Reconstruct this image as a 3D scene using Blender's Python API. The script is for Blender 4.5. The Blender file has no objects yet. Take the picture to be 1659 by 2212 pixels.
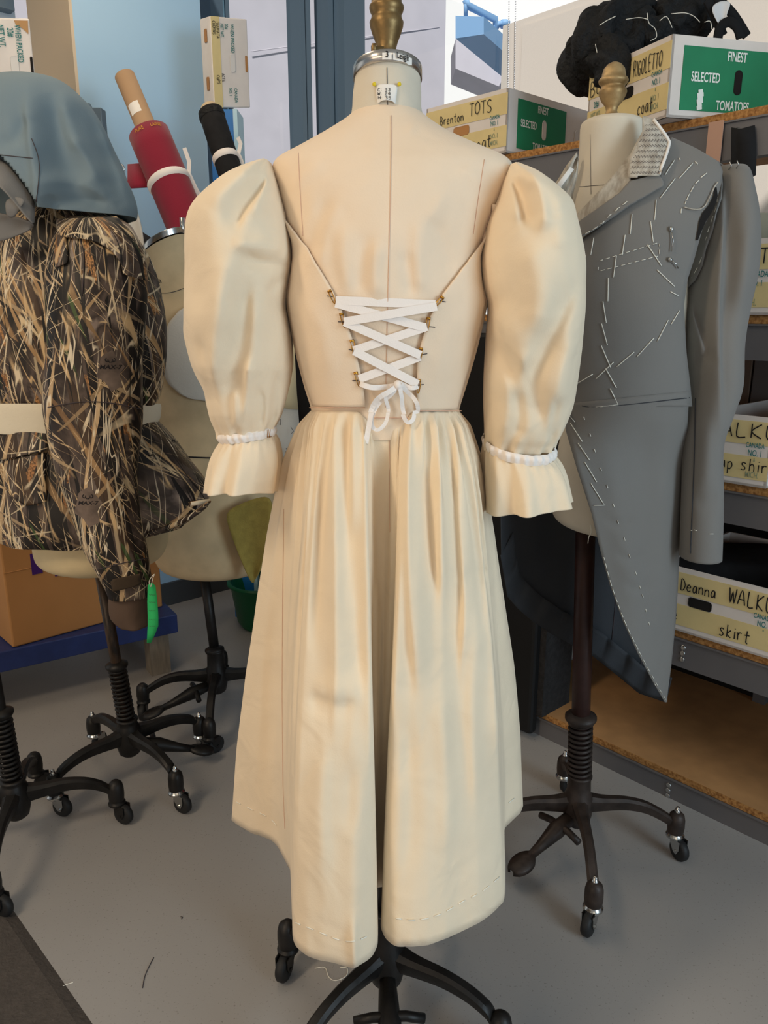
import bpy, bmesh, math, random
from math import sin, cos, pi, radians, sqrt
from mathutils import Vector, noise
from mathutils.bvhtree import BVHTree
random.seed(7)
S = bpy.context.scene
COL = S.collection
# ------------------------------------------------------------------ camera
H = 1.36                       # eye height
PITCH = radians(14.5)          # looking slightly down
FPX, CX, CY = 1661.0, 829.5, 1106.0
cam = bpy.data.cameras.new('camera')
cam.sensor_fit = 'VERTICAL'; cam.sensor_height = 36.0; cam.sensor_width = 27.0
cam.lens = 36.0 * FPX / 2212.0
cam.clip_start = 0.02
camo_ = bpy.data.objects.new('camera', cam); COL.objects.link(camo_)
camo_.location = (0, 0, H); camo_.rotation_euler = (pi / 2 - PITCH, 0, 0)
S.camera = camo_
# ------------------------------------------------------------------ light
S.view_settings.view_transform = 'Standard'; S.view_settings.look = 'None'
S.view_settings.gamma = 1.0; S.view_settings.use_curve_mapping = False
S.view_settings.exposure = 0.0
W = bpy.data.worlds.new('world'); S.world = W; W.use_nodes = True
WORLD_STRENGTH = 0.22
bg = W.node_tree.nodes['Background']
bg.inputs['Color'].default_value = (0.80, 0.90, 1.0, 1); bg.inputs['Strength'].default_value = WORLD_STRENGTH
def area(name, loc, aim, size, sizey, power, col):
    l = bpy.data.lights.new(name, 'AREA'); l.shape = 'RECTANGLE'; l.size = size; l.size_y = sizey
    l.energy = power; l.color = col
    o = bpy.data.objects.new(name, l); COL.objects.link(o); o.location = loc
    o.rotation_euler = (Vector(aim) - Vector(loc)).to_track_quat('-Z', 'Y').to_euler()
    return o
WARM = (1.0, 0.80, 0.56)
area('ceiling_lamp', (-1.8, -0.1, 3.1), (-1.2, 0.6, 0), 0.35, 1.6, 50, WARM)
area('ceiling_lamp', (0.6, -1.2, 3.1), (0.6, -1.2, 0), 0.35, 1.6, 6, WARM)
area('ceiling_lamp', (-0.9, 2.3, 3.1), (-0.9, 2.3, 0), 0.35, 1.6, 12, WARM)
area('workroom_lamps', (-2.4, -1.9, 1.5), (-0.2, 1.2, 0.6), 2.2, 1.0, 30, (1.0, 0.75, 0.50))
area('side_window_daylight', (2.6, -1.2, 1.65), (0.1, 1.2, 1.1), 1.3, 1.7, 64, (0.68, 0.87, 1.0))
sun = bpy.data.lights.new('sun', 'SUN'); sun.energy = 4.8; sun.angle = radians(2); sun.color = (1, .97, .93)
suno = bpy.data.objects.new('sun', sun); COL.objects.link(suno); suno.rotation_euler = (radians(35), 0, radians(-8))

# ------------------------------------------------------------------ projection helpers
CP, SP = cos(PITCH), sin(PITCH)
def ray(px, py):
    u = (px - CX) / FPX; v = (CY - py) / FPX
    return Vector((u, CP + v * SP, -SP + v * CP))
EYE = Vector((0, 0, H))
def P(px, py, Y):
    d = ray(px, py); return EYE + d * (Y / d.y)
def PZ(px, py, z):
    d = ray(px, py); return EYE + d * ((z - H) / d.z)
N1 = Vector((0.74, 0.67, 0)).normalized()        # room axis: into the shelves
D1 = Vector((-0.67, 0.74, 0)).normalized()       # room axis: along the shelves, away from us
UP = Vector((0, 0, 1))
def PN(px, py, n, c):
    d = ray(px, py); return EYE + d * ((c - n.dot(EYE)) / n.dot(d))
def project(p):
    q = p - EYE; dep = q.y * CP - q.z * SP
    return (CX + FPX * q.x / dep, CY - FPX * (q.z * CP + q.y * SP) / dep)
def lin(c):
    c = c / 255.0
    return c / 12.92 if c <= 0.04045 else ((c + 0.055) / 1.055) ** 2.4
def rgb(r, g, b): return (lin(r), lin(g), lin(b), 1.0)

# ------------------------------------------------------------------ materials
def mat(name, col, rough=0.7, metal=0.0, var=0.0, vscale=8.0, bump=0.0, bscale=60.0, bdist=0.002,
        wrinkle=0.0, wscale=7.0, sheen=0.0, stretch=None, col2=None, spec=0.4, crumple=0.0):
    m = bpy.data.materials.new(name); m.use_nodes = True
    nt = m.node_tree; N = nt.nodes; L = nt.links; b = N['Principled BSDF']
    b.inputs['Base Color'].default_value = col
    b.inputs['Roughness'].default_value = rough; b.inputs['Metallic'].default_value = metal
    b.inputs['Specular IOR Level'].default_value = spec
    if sheen: b.inputs['Sheen Weight'].default_value = sheen
    tc = N.new('ShaderNodeTexCoord'); mp = N.new('ShaderNodeMapping'); L.new(tc.outputs['Object'], mp.inputs['Vector'])
    if stretch: mp.inputs['Scale'].default_value = stretch
    if var or col2:
        n = N.new('ShaderNodeTexNoise'); n.inputs['Scale'].default_value = vscale; n.inputs['Detail'].default_value = 5
        L.new(mp.outputs['Vector'], n.inputs['Vector'])
        r = N.new('ShaderNodeValToRGB'); L.new(n.outputs['Fac'], r.inputs['Fac'])
        c2 = col2 or tuple(x * (1 - var) for x in col[:3]) + (1,)
        c1 = col if col2 else tuple(min(1, x * (1 + var * 0.5)) for x in col[:3]) + (1,)
        r.color_ramp.elements[0].position = 0.35; r.color_ramp.elements[1].position = 0.65
        r.color_ramp.elements[0].color = c2; r.color_ramp.elements[1].color = c1
        L.new(r.outputs['Color'], b.inputs['Base Color'])
    last = None
    if wrinkle:
        n = N.new('ShaderNodeTexNoise'); n.inputs['Scale'].default_value = wscale; n.inputs['Detail'].default_value = 2
        n.inputs['Distortion'].default_value = 0.6
        L.new(mp.outputs['Vector'], n.inputs['Vector'])
        bp = N.new('ShaderNodeBump'); bp.inputs['Strength'].default_value = wrinkle; bp.inputs['Distance'].default_value = 0.02
        L.new(n.outputs['Fac'], bp.inputs['Height']); last = bp
    if crumple:                                    # fine pressed-in creases
        n = N.new('ShaderNodeTexNoise'); n.noise_type = 'RIDGED_MULTIFRACTAL'; n.inputs['Scale'].default_value = 9; n.inputs['Detail'].default_value = 3
        n.inputs['Distortion'].default_value = 0.8; L.new(mp.outputs['Vector'], n.inputs['Vector'])
        bp = N.new('ShaderNodeBump'); bp.inputs['Strength'].default_value = crumple; bp.inputs['Distance'].default_value = 0.006
        L.new(n.outputs['Fac'], bp.inputs['Height'])
        if last: L.new(last.outputs['Normal'], bp.inputs['Normal'])
        last = bp
    if bump:
        n = N.new('ShaderNodeTexNoise'); n.inputs['Scale'].default_value = bscale; n.inputs['Detail'].default_value = 3
        L.new(tc.outputs['Object'], n.inputs['Vector'])
        bp = N.new('ShaderNodeBump'); bp.inputs['Strength'].default_value = bump; bp.inputs['Distance'].default_value = bdist
        L.new(n.outputs['Fac'], bp.inputs['Height'])
        if last: L.new(last.outputs['Normal'], bp.inputs['Normal'])
        last = bp
    if last: L.new(last.outputs['Normal'], b.inputs['Normal'])
    return m

M = {}
M['muslin'] = mat('unbleached_muslin', rgb(237, 218, 190), 0.85, var=0.05, vscale=5, bump=0.25, bscale=420, bdist=0.0012, wrinkle=0.34, wscale=13, sheen=0.15, crumple=0.22)
M['muslin_pale'] = mat('pale_muslin', rgb(236, 214, 188), 0.85, var=0.05, vscale=5, bump=0.25, bscale=420, bdist=0.0012, wrinkle=0.26, wscale=11, sheen=0.15, crumple=0.18)
M['seam'] = mat('stitched_seam', rgb(222, 182, 158), 0.9)
M['thread'] = mat('white_thread', rgb(236, 232, 220), 0.8)
M['dark_thread'] = mat('dark_thread', rgb(70, 62, 66), 0.8)
M['ribbon'] = mat('white_ribbon', rgb(240, 232, 226), 0.75, bump=0.3, bscale=500, bdist=0.0008)
M['brass'] = mat('brass_pin', rgb(190, 140, 60), 0.35, 1.0)
M['finial'] = mat('bronze_paint', rgb(138, 112, 72), 0.42, 0.7, var=0.3, vscale=30, bump=0.2, bscale=120)
M['dusty_bronze'] = mat('dusty_bronze', rgb(196, 168, 122), 0.5, 0.55, col2=rgb(138, 108, 66), vscale=26, bump=0.3, bscale=90)
M['chrome'] = mat('chrome', rgb(190, 190, 188), 0.22, 1.0)
M['steel'] = mat('polished_steel', rgb(198, 196, 194), 0.25, 1.0)
M['canvas'] = mat('form_canvas', rgb(214, 204, 186), 0.9, var=0.08, vscale=9, bump=0.3, bscale=500, bdist=0.0008)
M['old_canvas'] = mat('old_canvas', rgb(208, 184, 146), 0.9, var=0.22, vscale=7, bump=0.3, bscale=400, bdist=0.0008)
M['cream_canvas'] = mat('cream_canvas', rgb(226, 206, 164), 0.8, var=0.10, vscale=9, bump=0.2, bscale=300)
M['iron'] = mat('black_cast_iron', rgb(34, 32, 31), 0.45, 0.3, var=0.4, vscale=25, bump=0.3, bscale=90, bdist=0.002)
M['brown_iron'] = mat('brown_cast_iron', rgb(62, 52, 47), 0.5, 0.3, var=0.4, vscale=30, bump=0.35, bscale=90, bdist=0.002)
M['maroon_iron'] = mat('maroon_pole_paint', rgb(62, 40, 36), 0.4, 0.2, var=0.25, vscale=20)
M['worn_iron'] = mat('worn_black_paint', rgb(30, 27, 25), 0.4, 0.2, col2=rgb(96, 74, 56), vscale=11, stretch=(3, 3, 1))
M['rubber'] = mat('black_rubber', rgb(30, 30, 31), 0.6, var=0.2, vscale=40)
M['paper'] = mat('white_paper', rgb(236, 232, 226), 0.9)
M['ink'] = mat('black_ink', rgb(24, 20, 24), 0.7)
M['teal_ink'] = mat('teal_print', rgb(46, 120, 118), 0.8)
M['faded_ink'] = mat('faded_print', rgb(150, 160, 130), 0.8)
M['red_ink'] = mat('red_print', rgb(176, 32, 40), 0.7)
M['carton'] = mat('white_carton', rgb(226, 218, 212), 0.8, var=0.05, vscale=12, bump=0.15, bscale=40)
M['carton_edge'] = mat('carton_core', rgb(184, 142, 96), 0.9)
M['green'] = mat('green_print', rgb(22, 128, 84), 0.6, var=0.12, vscale=9, bump=0.1, bscale=30)
M['white_ink'] = mat('white_print', rgb(232, 236, 230), 0.7)
M['tape'] = mat('masking_tape', rgb(222, 202, 146), 0.75, var=0.06, vscale=14)
M['hole'] = mat('dark_opening', rgb(26, 22, 20), 0.95)
M['slot_light'] = mat('pale_opening', rgb(220, 216, 212), 0.9)
M['cardboard'] = mat('brown_cardboard', rgb(178, 128, 78), 0.85, var=0.08, vscale=4, bump=0.12, bscale=30)
M['purple'] = mat('purple_print', rgb(64, 22, 108), 0.7)
M['blue_paint'] = mat('dark_blue_paint', rgb(34, 50, 104), 0.5, var=0.15, vscale=20)
M['blue_board'] = mat('bright_blue_board', rgb(34, 116, 190), 0.4)
M['ply'] = mat('grey_timber', rgb(128, 120, 108), 0.85, var=0.2, vscale=14, stretch=(6, 6, 1))
M['shelf_metal'] = mat('grey_shelf_steel', rgb(110, 108, 110), 0.42, 0.2, var=0.05)
M['particle'] = mat('particle_board_edge', rgb(190, 140, 82), 0.9, col2=rgb(134, 88, 44), vscale=130, bump=0.6, bscale=140)
M['hardboard'] = mat('brown_board', rgb(182, 138, 92), 0.7, var=0.12, vscale=14)
M['rack_grey'] = mat('grey_rack_steel', rgb(110, 126, 138), 0.45, 0.4)
M['red_cloth'] = mat('crimson_wool', rgb(132, 16, 44), 0.9, bump=0.2, bscale=300, sheen=0.2)
M['black_cloth'] = mat('black_cloth', rgb(20, 20, 23), 0.9, var=0.3, vscale=30, wrinkle=0.5, wscale=12)
M['fur'] = mat('black_plush', rgb(17, 19, 22), 0.75, var=0.5, vscale=60, bump=1.0, bscale=70, bdist=0.01)
M['tube'] = mat('kraft_tube', rgb(176, 146, 116), 0.85, var=0.06)
M['tan_wood'] = mat('wooden_core', rgb(206, 186, 156), 0.8)
M['olive_felt'] = mat('olive_felt', rgb(150, 132, 66), 1.0, var=0.15, vscale=40, bump=0.6, bscale=220, bdist=0.002)
M['white_felt'] = mat('white_batting', rgb(206, 200, 190), 1.0, var=0.05, bump=0.3, bscale=200)
M['bin_green'] = mat('green_plastic', rgb(10, 84, 50), 0.4)
M['hood'] = mat('blue_grey_twill', rgb(120, 138, 148), 0.85, var=0.05, vscale=4, bump=0.2, bscale=420, wrinkle=0.3, wscale=6)
M['hood_under'] = mat('grey_twill_reverse', rgb(126, 124, 122), 0.9, bump=0.2, bscale=300)
M['wool'] = mat('grey_wool', rgb(122, 119, 115), 0.85, var=0.05, vscale=3, bump=0.25, bscale=500, bdist=0.0008, wrinkle=0.25, wscale=5, sheen=0.15)
M['lining'] = mat('dark_wool_inside', rgb(58, 60, 64), 0.95, var=0.1, bump=0.2, bscale=300, wrinkle=0.2, wscale=8)
M['hair_canvas'] = mat('hair_canvas', rgb(196, 190, 178), 0.95, col2=rgb(160, 150, 136), vscale=90, stretch=(1, 1, 0.3), bump=0.4, bscale=260)
M['velcro'] = mat('brown_tab', rgb(70, 58, 46), 1.0, bump=0.3, bscale=300)
M['brown_lining'] = mat('brown_cuff_lining', rgb(92, 74, 62), 0.8, wrinkle=0.3, wscale=12)
M['tag_green'] = mat('green_tag', rgb(44, 190, 108), 0.7)
M['foam'] = mat('charcoal_foam', rgb(44, 42, 42), 1.0, var=0.3, vscale=60, bump=0.9, bscale=120, bdist=0.004)
M['black_panel'] = mat('black_panel', rgb(14, 14, 15), 0.6)
M['plastic_bag'] = mat('clear_bag', rgb(224, 226, 230), 0.25, var=0.05)
M['yellow'] = mat('yellow_pin', rgb(226, 200, 40), 0.3)
M['peach'] = mat('pink_strap', rgb(190, 150, 128), 0.8)
M['daylight_tint'] = mat('wall_paint_daylight_tint', rgb(178, 214, 242), 0.8, bump=0.05, bscale=80)  # cool daylight on the pillar front, put into its colour
M['lamplight_tint'] = mat('wall_paint_lamplight_tint', rgb(222, 202, 176), 0.8, bump=0.05, bscale=80)  # warm room light on the pillar side, put into its colour
M['wall_white'] = mat('white_wall_paint', rgb(206, 212, 216), 0.8, bump=0.05, bscale=80)
M['wall_beige'] = mat('beige_shade', rgb(214, 204, 192), 0.9, var=0.03, vscale=200)
M['ceiling'] = mat('ceiling_paint', rgb(214, 212, 206), 0.9)
M['base_dark'] = mat('dark_baseboard', rgb(70, 72, 74), 0.6)
M['frame'] = mat('slate_window_frame', rgb(88, 104, 116), 0.4, 0.3)
M['frame_light'] = mat('cyan_lit_edges_and_strip', rgb(186, 220, 234), 0.4)  # daylight painted on frame edges; also the cabinet's own cyan strip
M['precast'] = mat('pinkish_precast', rgb(206, 202, 210), 0.9, var=0.05, vscale=3)
M['bright_wall'] = mat('white_render_wall', rgb(250, 250, 248), 0.9)
M['blue_steel'] = mat('blue_painted_steel', rgb(130, 172, 214), 0.6)
M['mat_rubber'] = mat('dark_floor_mat', rgb(74, 68, 64), 0.75, var=0.15, vscale=60, bump=0.6, bscale=130, bdist=0.004)

def floor_mat():
    m = mat('grey_vinyl_floor', rgb(156, 153, 151), 0.42, var=0.05, vscale=2.0, spec=0.35)
    nt = m.node_tree; N = nt.nodes; L = nt.links; b = N['Principled BSDF']
    src = b.inputs['Base Color'].links[0].from_socket
    tc = N['Texture Coordinate']
    n = N.new('ShaderNodeTexNoise'); n.inputs['Scale'].default_value = 170; n.inputs['Detail'].default_value = 2
    L.new(tc.outputs['Object'], n.inputs['Vector'])
    r = N.new('ShaderNodeValToRGB'); r.color_ramp.elements[0].position = 0.28; r.color_ramp.elements[1].position = 0.36
    r.color_ramp.elements[0].color = (0.62, 0.60, 0.58, 1); r.color_ramp.elements[1].color = (1, 1, 1, 1)
    L.new(n.outputs['Fac'], r.inputs['Fac'])
    mx = N.new('ShaderNodeMix'); mx.data_type = 'RGBA'; mx.blend_type = 'MULTIPLY'; mx.inputs['Factor'].default_value = 0.8
    L.new(src, mx.inputs['A']); L.new(r.outputs['Color'], mx.inputs['B']); L.new(mx.outputs['Result'], b.inputs['Base Color'])
    return m
M['floor'] = floor_mat()

def camo_mat():
    m = bpy.data.materials.new('reed_camouflage'); m.use_nodes = True
    nt = m.node_tree; N = nt.nodes; L = nt.links; b = N['Principled BSDF']
    b.inputs['Roughness'].default_value = 0.55; b.inputs['Specular IOR Level'].default_value = 0.4
    tc = N.new('ShaderNodeAttribute'); tc.attribute_name = 'cloth'
    def mapping(rot, sc, loc=(0, 0, 0)):
        mp = N.new('ShaderNodeMapping'); mp.vector_type = 'POINT'
        r0 = N.new('ShaderNodeMapping'); r0.inputs['Rotation'].default_value = rot; r0.inputs['Location'].default_value = loc
        L.new(tc.outputs['Vector'], r0.inputs['Vector']); L.new(r0.outputs['Vector'], mp.inputs['Vector'])
        mp.inputs['Scale'].default_value = sc
        return mp.outputs['Vector']
    def nz(vec, scale, detail=2, dist=0.0):
        n = N.new('ShaderNodeTexNoise'); n.inputs['Scale'].default_value = scale; n.inputs['Detail'].default_value = detail
        n.inputs['Distortion'].default_value = dist; L.new(vec, n.inputs['Vector']); return n.outputs['Fac']
    def math_(op, a, v=None, bsock=None):
        k = N.new('ShaderNodeMath'); k.operation = op; L.new(a, k.inputs[0])
        if bsock is not None: L.new(bsock, k.inputs[1])
        elif v is not None: k.inputs[1].default_value = v
        return k.outputs[0]
    def ramp(f, els):
        r = N.new('ShaderNodeValToRGB'); L.new(f, r.inputs['Fac'])
        while len(r.color_ramp.elements) < len(els): r.color_ramp.elements.new(0.5)
        for e, (p, c) in zip(r.color_ramp.elements, els): e.position = p; e.color = c
        return r.outputs['Color']
    def mix(f, a, bb):
        x = N.new('ShaderNodeMix'); x.data_type = 'RGBA'; L.new(f, x.inputs['Factor']); L.new(a, x.inputs['A'])
        if isinstance(bb, tuple): x.inputs['B'].default_value = bb
        else: L.new(bb, x.inputs['B'])
        return x.outputs['Result']
    base = ramp(nz(mapping((0, 0, 0), (1, 1, 0.7)), 9, 6, 0.4), [(0.36, rgb(20, 16, 14)), (0.45, rgb(52, 41, 36)), (0.52, rgb(92, 78, 70)), (0.58, rgb(58, 47, 42)), (0.66, rgb(138, 122, 112))])
    col = base
    def blades(col, rot, sx, sz, loc, share, c, dark=.4):
        """long straight leaves: stretched cells, a share of them coloured"""
        vo = N.new('ShaderNodeTexVoronoi'); vo.inputs['Scale'].default_value = 1.0; vo.inputs['Randomness'].default_value = 1.0
        L.new(mapping(rot, (sx, sx, sz), loc), vo.inputs['Vector'])
        sp = N.new('ShaderNodeSeparateColor'); L.new(vo.outputs['Color'], sp.inputs['Color'])
        k = ramp(sp.outputs['Red'], [(share, (1, 1, 1, 1)), (share + .01, (0, 0, 0, 1))])
        tone = ramp(sp.outputs['Green'], [(0.0, tuple(x * dark for x in c[:3]) + (1,)), (1.0, c)])
        ed = ramp(vo.outputs['Distance'], [(0.0, (1, 1, 1, 1)), (.62, (.9, .9, .9, 1)), (.8, (.35, .3, .3, 1))])
        mu = N.new('ShaderNodeMix'); mu.data_type = 'RGBA'; mu.blend_type = 'MULTIPLY'; mu.inputs['Factor'].default_value = .8
        L.new(tone, mu.inputs['A']); L.new(ed, mu.inputs['B'])
        return mix(k, col, mu.outputs['Result'])
    # seed heads: soft clumps with a grainy edge
    for rot, loc, c in (((0, .12, 0), (2.0, 0, 5.0), rgb(168, 122, 76)), ((0, -.4, 0), (7.0, 0, 1.0), rgb(150, 104, 62))):
        n1 = nz(mapping(rot, (11, 11, 3.4), loc), 1.6, 5, 0.2)
        k = ramp(n1, [(.625, (0, 0, 0, 1)), (.64, (1, 1, 1, 1))])
        tone = ramp(nz(mapping((0, 0, 0), (1, 1, 1)), 170, 4), [(0.36, tuple(x * .22 for x in c[:3]) + (1,)), (0.62, tuple(min(1, x * 1.6) for x in c[:3]) + (1,))])
        col = mix(k, col, tone)
    for rot, sx, sz, share, c, dk in (((0, .25, .3), 30, 2.6, .13, rgb(96, 72, 52), .25), ((0, -.5, .9), 34, 3.0, .07, rgb(136, 114, 96), .3), ((0, .1, 1.6), 40, 3.2, .30, rgb(34, 27, 23), .5),
                                  ((0, .55, 1.1), 80, 4.2, .045, rgb(200, 160, 112), .45), ((0, -.22, .2), 95, 4.6, .045, rgb(214, 182, 140), .45), ((0, -.85, 1.9), 110, 6, .035, rgb(196, 164, 122), .5),
                                  ((0, .08, 2.3), 140, 5, .05, rgb(228, 206, 170), .5), ((0, 1.15, .6), 140, 7, .045, rgb(206, 178, 140), .5), ((0, .4, 2.9), 100, 9, .02, rgb(72, 92, 50), .6)):
        col = blades(col, rot, sx, sz, (rot[2] * 3, sx * .1, rot[1]), share, c, dk)
    for i, (rot, sc, scale, wd, c) in enumerate((((0, 0.25, 0), (7, 7, 0.9), 2.2, 0.008, rgb(214, 182, 136)),
                                   ((0, -0.5, 0.5), (7, 7, 0.8), 2.4, 0.007, rgb(232, 214, 182)),
                                   ((0, 0.7, 0.3), (12, 12, 1.6), 2.4, 0.008, rgb(226, 202, 162)), ((0, -0.15, 0.8), (14, 14, 1.5), 2.6, 0.009, rgb(236, 222, 196)), ((0, 1.0, 0.5), (13, 13, 2.0), 2.2, 0.006, rgb(208, 180, 140)),
                                   ((0, -1.2, 0.9), (6, 6, 0.9), 1.9, 0.005, rgb(214, 196, 164)),
                                   ((0, 0.05, 0.4), (9, 9, 1.1), 2.2, 0.012, rgb(18, 14, 12)))):
        f = nz(mapping(rot, sc, (i * 3.1, i * 1.7, i * 0.9)), scale, 1.5, 0.3)
        a = math_('ABSOLUTE', math_('SUBTRACT', f, 0.5))
        k = ramp(a, [(wd * 0.6, (1, 1, 1, 1)), (wd * 1.3, (0, 0, 0, 1))])
        gate = ramp(nz(mapping((0, 0, 0), (1, 1, 1), (i, 2 * i, 0)), 7, 2), [(0.47, (0, 0, 0, 1)), (0.54, (1, 1, 1, 1))])
        kk = N.new('ShaderNodeMix'); kk.data_type = 'RGBA'; kk.blend_type = 'MULTIPLY'; kk.inputs['Factor'].default_value = 1
        L.new(k, kk.inputs['A']); L.new(gate, kk.inputs['B'])
        col = mix(kk.outputs['Result'], col, c)
    L.new(col, b.inputs['Base Color'])
    n = nz(mapping((0, 0, 0), (1, 1, 0.6)), 9, 2, 0.5)
    bp = N.new('ShaderNodeBump'); bp.inputs['Strength'].default_value = 0.45; bp.inputs['Distance'].default_value = 0.02
    L.new(n, bp.inputs['Height']); L.new(bp.outputs['Normal'], b.inputs['Normal'])
    return m
M['camo'] = camo_mat()

def glass_mat():
    m = bpy.data.materials.new('window_glass'); m.use_nodes = True
    nt = m.node_tree; N = nt.nodes; L = nt.links; N.remove(N['Principled BSDF'])
    t = N.new('ShaderNodeBsdfTransparent'); t.inputs['Color'].default_value = (0.97, 0.985, 0.99, 1)
    g = N.new('ShaderNodeBsdfGlossy'); g.inputs['Roughness'].default_value = 0.02
    x = N.new('ShaderNodeMixShader'); x.inputs['Fac'].default_value = 0.05
    L.new(t.outputs[0], x.inputs[1]); L.new(g.outputs[0], x.inputs[2]); L.new(x.outputs[0], N['Material Output'].inputs['Surface'])
    return m
M['glass'] = glass_mat()

# ------------------------------------------------------------------ object helpers
def thing(name, label, cat, loc, group=None):
    o = bpy.data.objects.new(name, None); COL.objects.link(o); o.location = loc
    o.empty_display_size = 0.05
    o['label'] = label; o['category'] = cat
    if group: o['group'] = group
    return o
def tag(o, label, cat, group=None):
    o['label'] = label; o['category'] = cat
    if group: o['group'] = group
    return o
def struct(o): o['kind'] = 'structure'; return o
def origin_of(o):
    p = Vector((0, 0, 0))
    while o is not None: p = p + o.location; o = o.parent
    return p

def catmull(rows, sub):
    out = []
    n = len(rows)
    for i in range(n - 1):
        p0 = rows[max(i - 1, 0)]; p1 = rows[i]; p2 = rows[i + 1]; p3 = rows[min(i + 2, n - 1)]
        for k in range(sub):
            t = k / sub
            out.append(tuple(0.5 * ((2 * b) + (-a + c) * t + (2 * a - 5 * b + 4 * c - d) * t * t + (-a + 3 * b - 3 * c + d) * t ** 3)
                             for a, b, c, d in zip(p0, p1, p2, p3)))
    out.append(tuple(rows[-1]))
    return out

class MB:
    def __init__(s): s.v = []; s.f = []
    def grid(s, g, closed=False):
        b = len(s.v); n = len(g[0])
        for r in g: s.v.extend(Vector(p) for p in r)
        for i in range(len(g) - 1):
            for j in range(n if closed else n - 1):
                k = (j + 1) % n
                s.f.append((b + i * n + j, b + i * n + k, b + (i + 1) * n + k, b + (i + 1) * n + j))
        return b
    def cap(s, ring):
        b = len(s.v); c = sum((Vector(p) for p in ring), Vector()) / len(ring)
        s.v.extend(Vector(p) for p in ring); s.v.append(c); n = len(ring)
        for j in range(n): s.f.append((b + j, b + (j + 1) % n, b + n))
    def box(s, o, ex, ey, ez):
        o = Vector(o); b = len(s.v)
        for k in (0, 1):
            for j in (0, 1):
                for i in (0, 1): s.v.append(o + ex * i + ey * j + ez * k)
        for q in ((0, 2, 3, 1), (4, 5, 7, 6), (0, 1, 5, 4), (2, 6, 7, 3), (0, 4, 6, 2), (1, 3, 7, 5)):
            s.f.append(tuple(b + i for i in q))
    def tube(s, pts, r, n=8, caps=True):
        pts = [Vector(p) for p in pts]; rings = []
        prev = None
        for i, p in enumerate(pts):
            d = (pts[min(i + 1, len(pts) - 1)] - pts[max(i - 1, 0)])
            if d.length < 1e-9: d = Vector((0, 0, 1))
            d.normalize()
            a = prev if prev is not None else (Vector((0, 0, 1)) if abs(d.z) < 0.9 else Vector((1, 0, 0)))
            a = a - d * a.dot(d)
            if a.length < 1e-6: a = d.orthogonal()
            a.normalize(); prev = a; c = d.cross(a)
            rr = r[i] if isinstance(r, (list, tuple)) else r
            rings.append([p + (a * cos(2 * pi * j / n) + c * sin(2 * pi * j / n)) * rr for j in range(n)])
        s.grid(rings, True)
        if caps: s.cap(rings[0][::-1]); s.cap(rings[-1])
    def lathe(s, prof, o, axis=UP, n=24, caps=True):
        o = Vector(o); axis = Vector(axis).normalized(); a = axis.orthogonal().normalized(); c = axis.cross(a)
        rings = [[o + axis * z + (a * cos(2 * pi * j / n) + c * sin(2 * pi * j / n)) * r for j in range(n)] for r, z in prof]
        s.grid(rings, True)
        if caps: s.cap(rings[0][::-1]); s.cap(rings[-1])
    def ribbon(s, pts, width, nrm):
        """flat band of real width along pts; nrm: list or single normal"""
        pts = [Vector(p) for p in pts]; g = []
        for i, p in enumerate(pts):
            d = (pts[min(i + 1, len(pts) - 1)] - pts[max(i - 1, 0)]).normalized()
            nn = nrm[i] if isinstance(nrm, list) else nrm
            w = nn.cross(d)
            if w.length < 1e-6: w = d.orthogonal()
            w.normalize(); g.append([p - w * width / 2, p + w * width / 2])
        s.grid(g)
    def bvh(s): return BVHTree.FromPolygons([tuple(p) for p in s.v], s.f)
    def build(s, name, m, parent=None, smooth=True, thick=0.0, bevel=0.0, subsurf=0, weld=True, offset=-1):
        off = origin_of(parent) if parent else Vector((0, 0, 0))
        me = bpy.data.meshes.new(name)
        if parent is None:
            c = sum(s.v, Vector()) / len(s.v); off = Vector((c.x, c.y, min(p.z for p in s.v)))
        me.from_pydata([tuple(p - off) for p in s.v], [], s.f); me.update()
        bm = bmesh.new(); bm.from_mesh(me)
        if weld: bmesh.ops.remove_doubles(bm, verts=bm.verts, dist=1e-5)
        bmesh.ops.recalc_face_normals(bm, faces=bm.faces)
        bm.to_mesh(me); bm.free()
        if m == 'camo':                       # cloth coordinates: along the weft, up the warp
            at = me.attributes.new('cloth', 'FLOAT_VECTOR', 'POINT')
            cl = getattr(s, 'cloth', None)
            vals = []
            for i, v in enumerate(me.vertices):
                w = v.co + off
                if cl: u_ = cl(w)
                else: u_ = w.x * 1.15 - w.y * .4
                vals += [u_, 0.0, w.z]
            at.data.foreach_set('vector', vals)
        me.materials.append(M[m] if isinstance(m, str) else m)
        if smooth:
            me.polygons.foreach_set('use_smooth', [True] * len(me.polygons))
            if smooth == 'auto':
                me.set_sharp_from_angle(angle=radians(35))
        o = bpy.data.objects.new(name, me); COL.objects.link(o)
        if parent: o.parent = parent
        else: o.location = off
        if bevel:
            b = o.modifiers.new('bevel', 'BEVEL'); b.width = bevel; b.segments = 2; b.limit_method = 'ANGLE'
        if subsurf:
            b = o.modifiers.new('subsurf', 'SUBSURF'); b.levels = subsurf; b.render_levels = subsurf
        if thick:
            b = o.modifiers.new('thickness', 'SOLIDIFY'); b.thickness = thick; b.offset = offset
        return o

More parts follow.
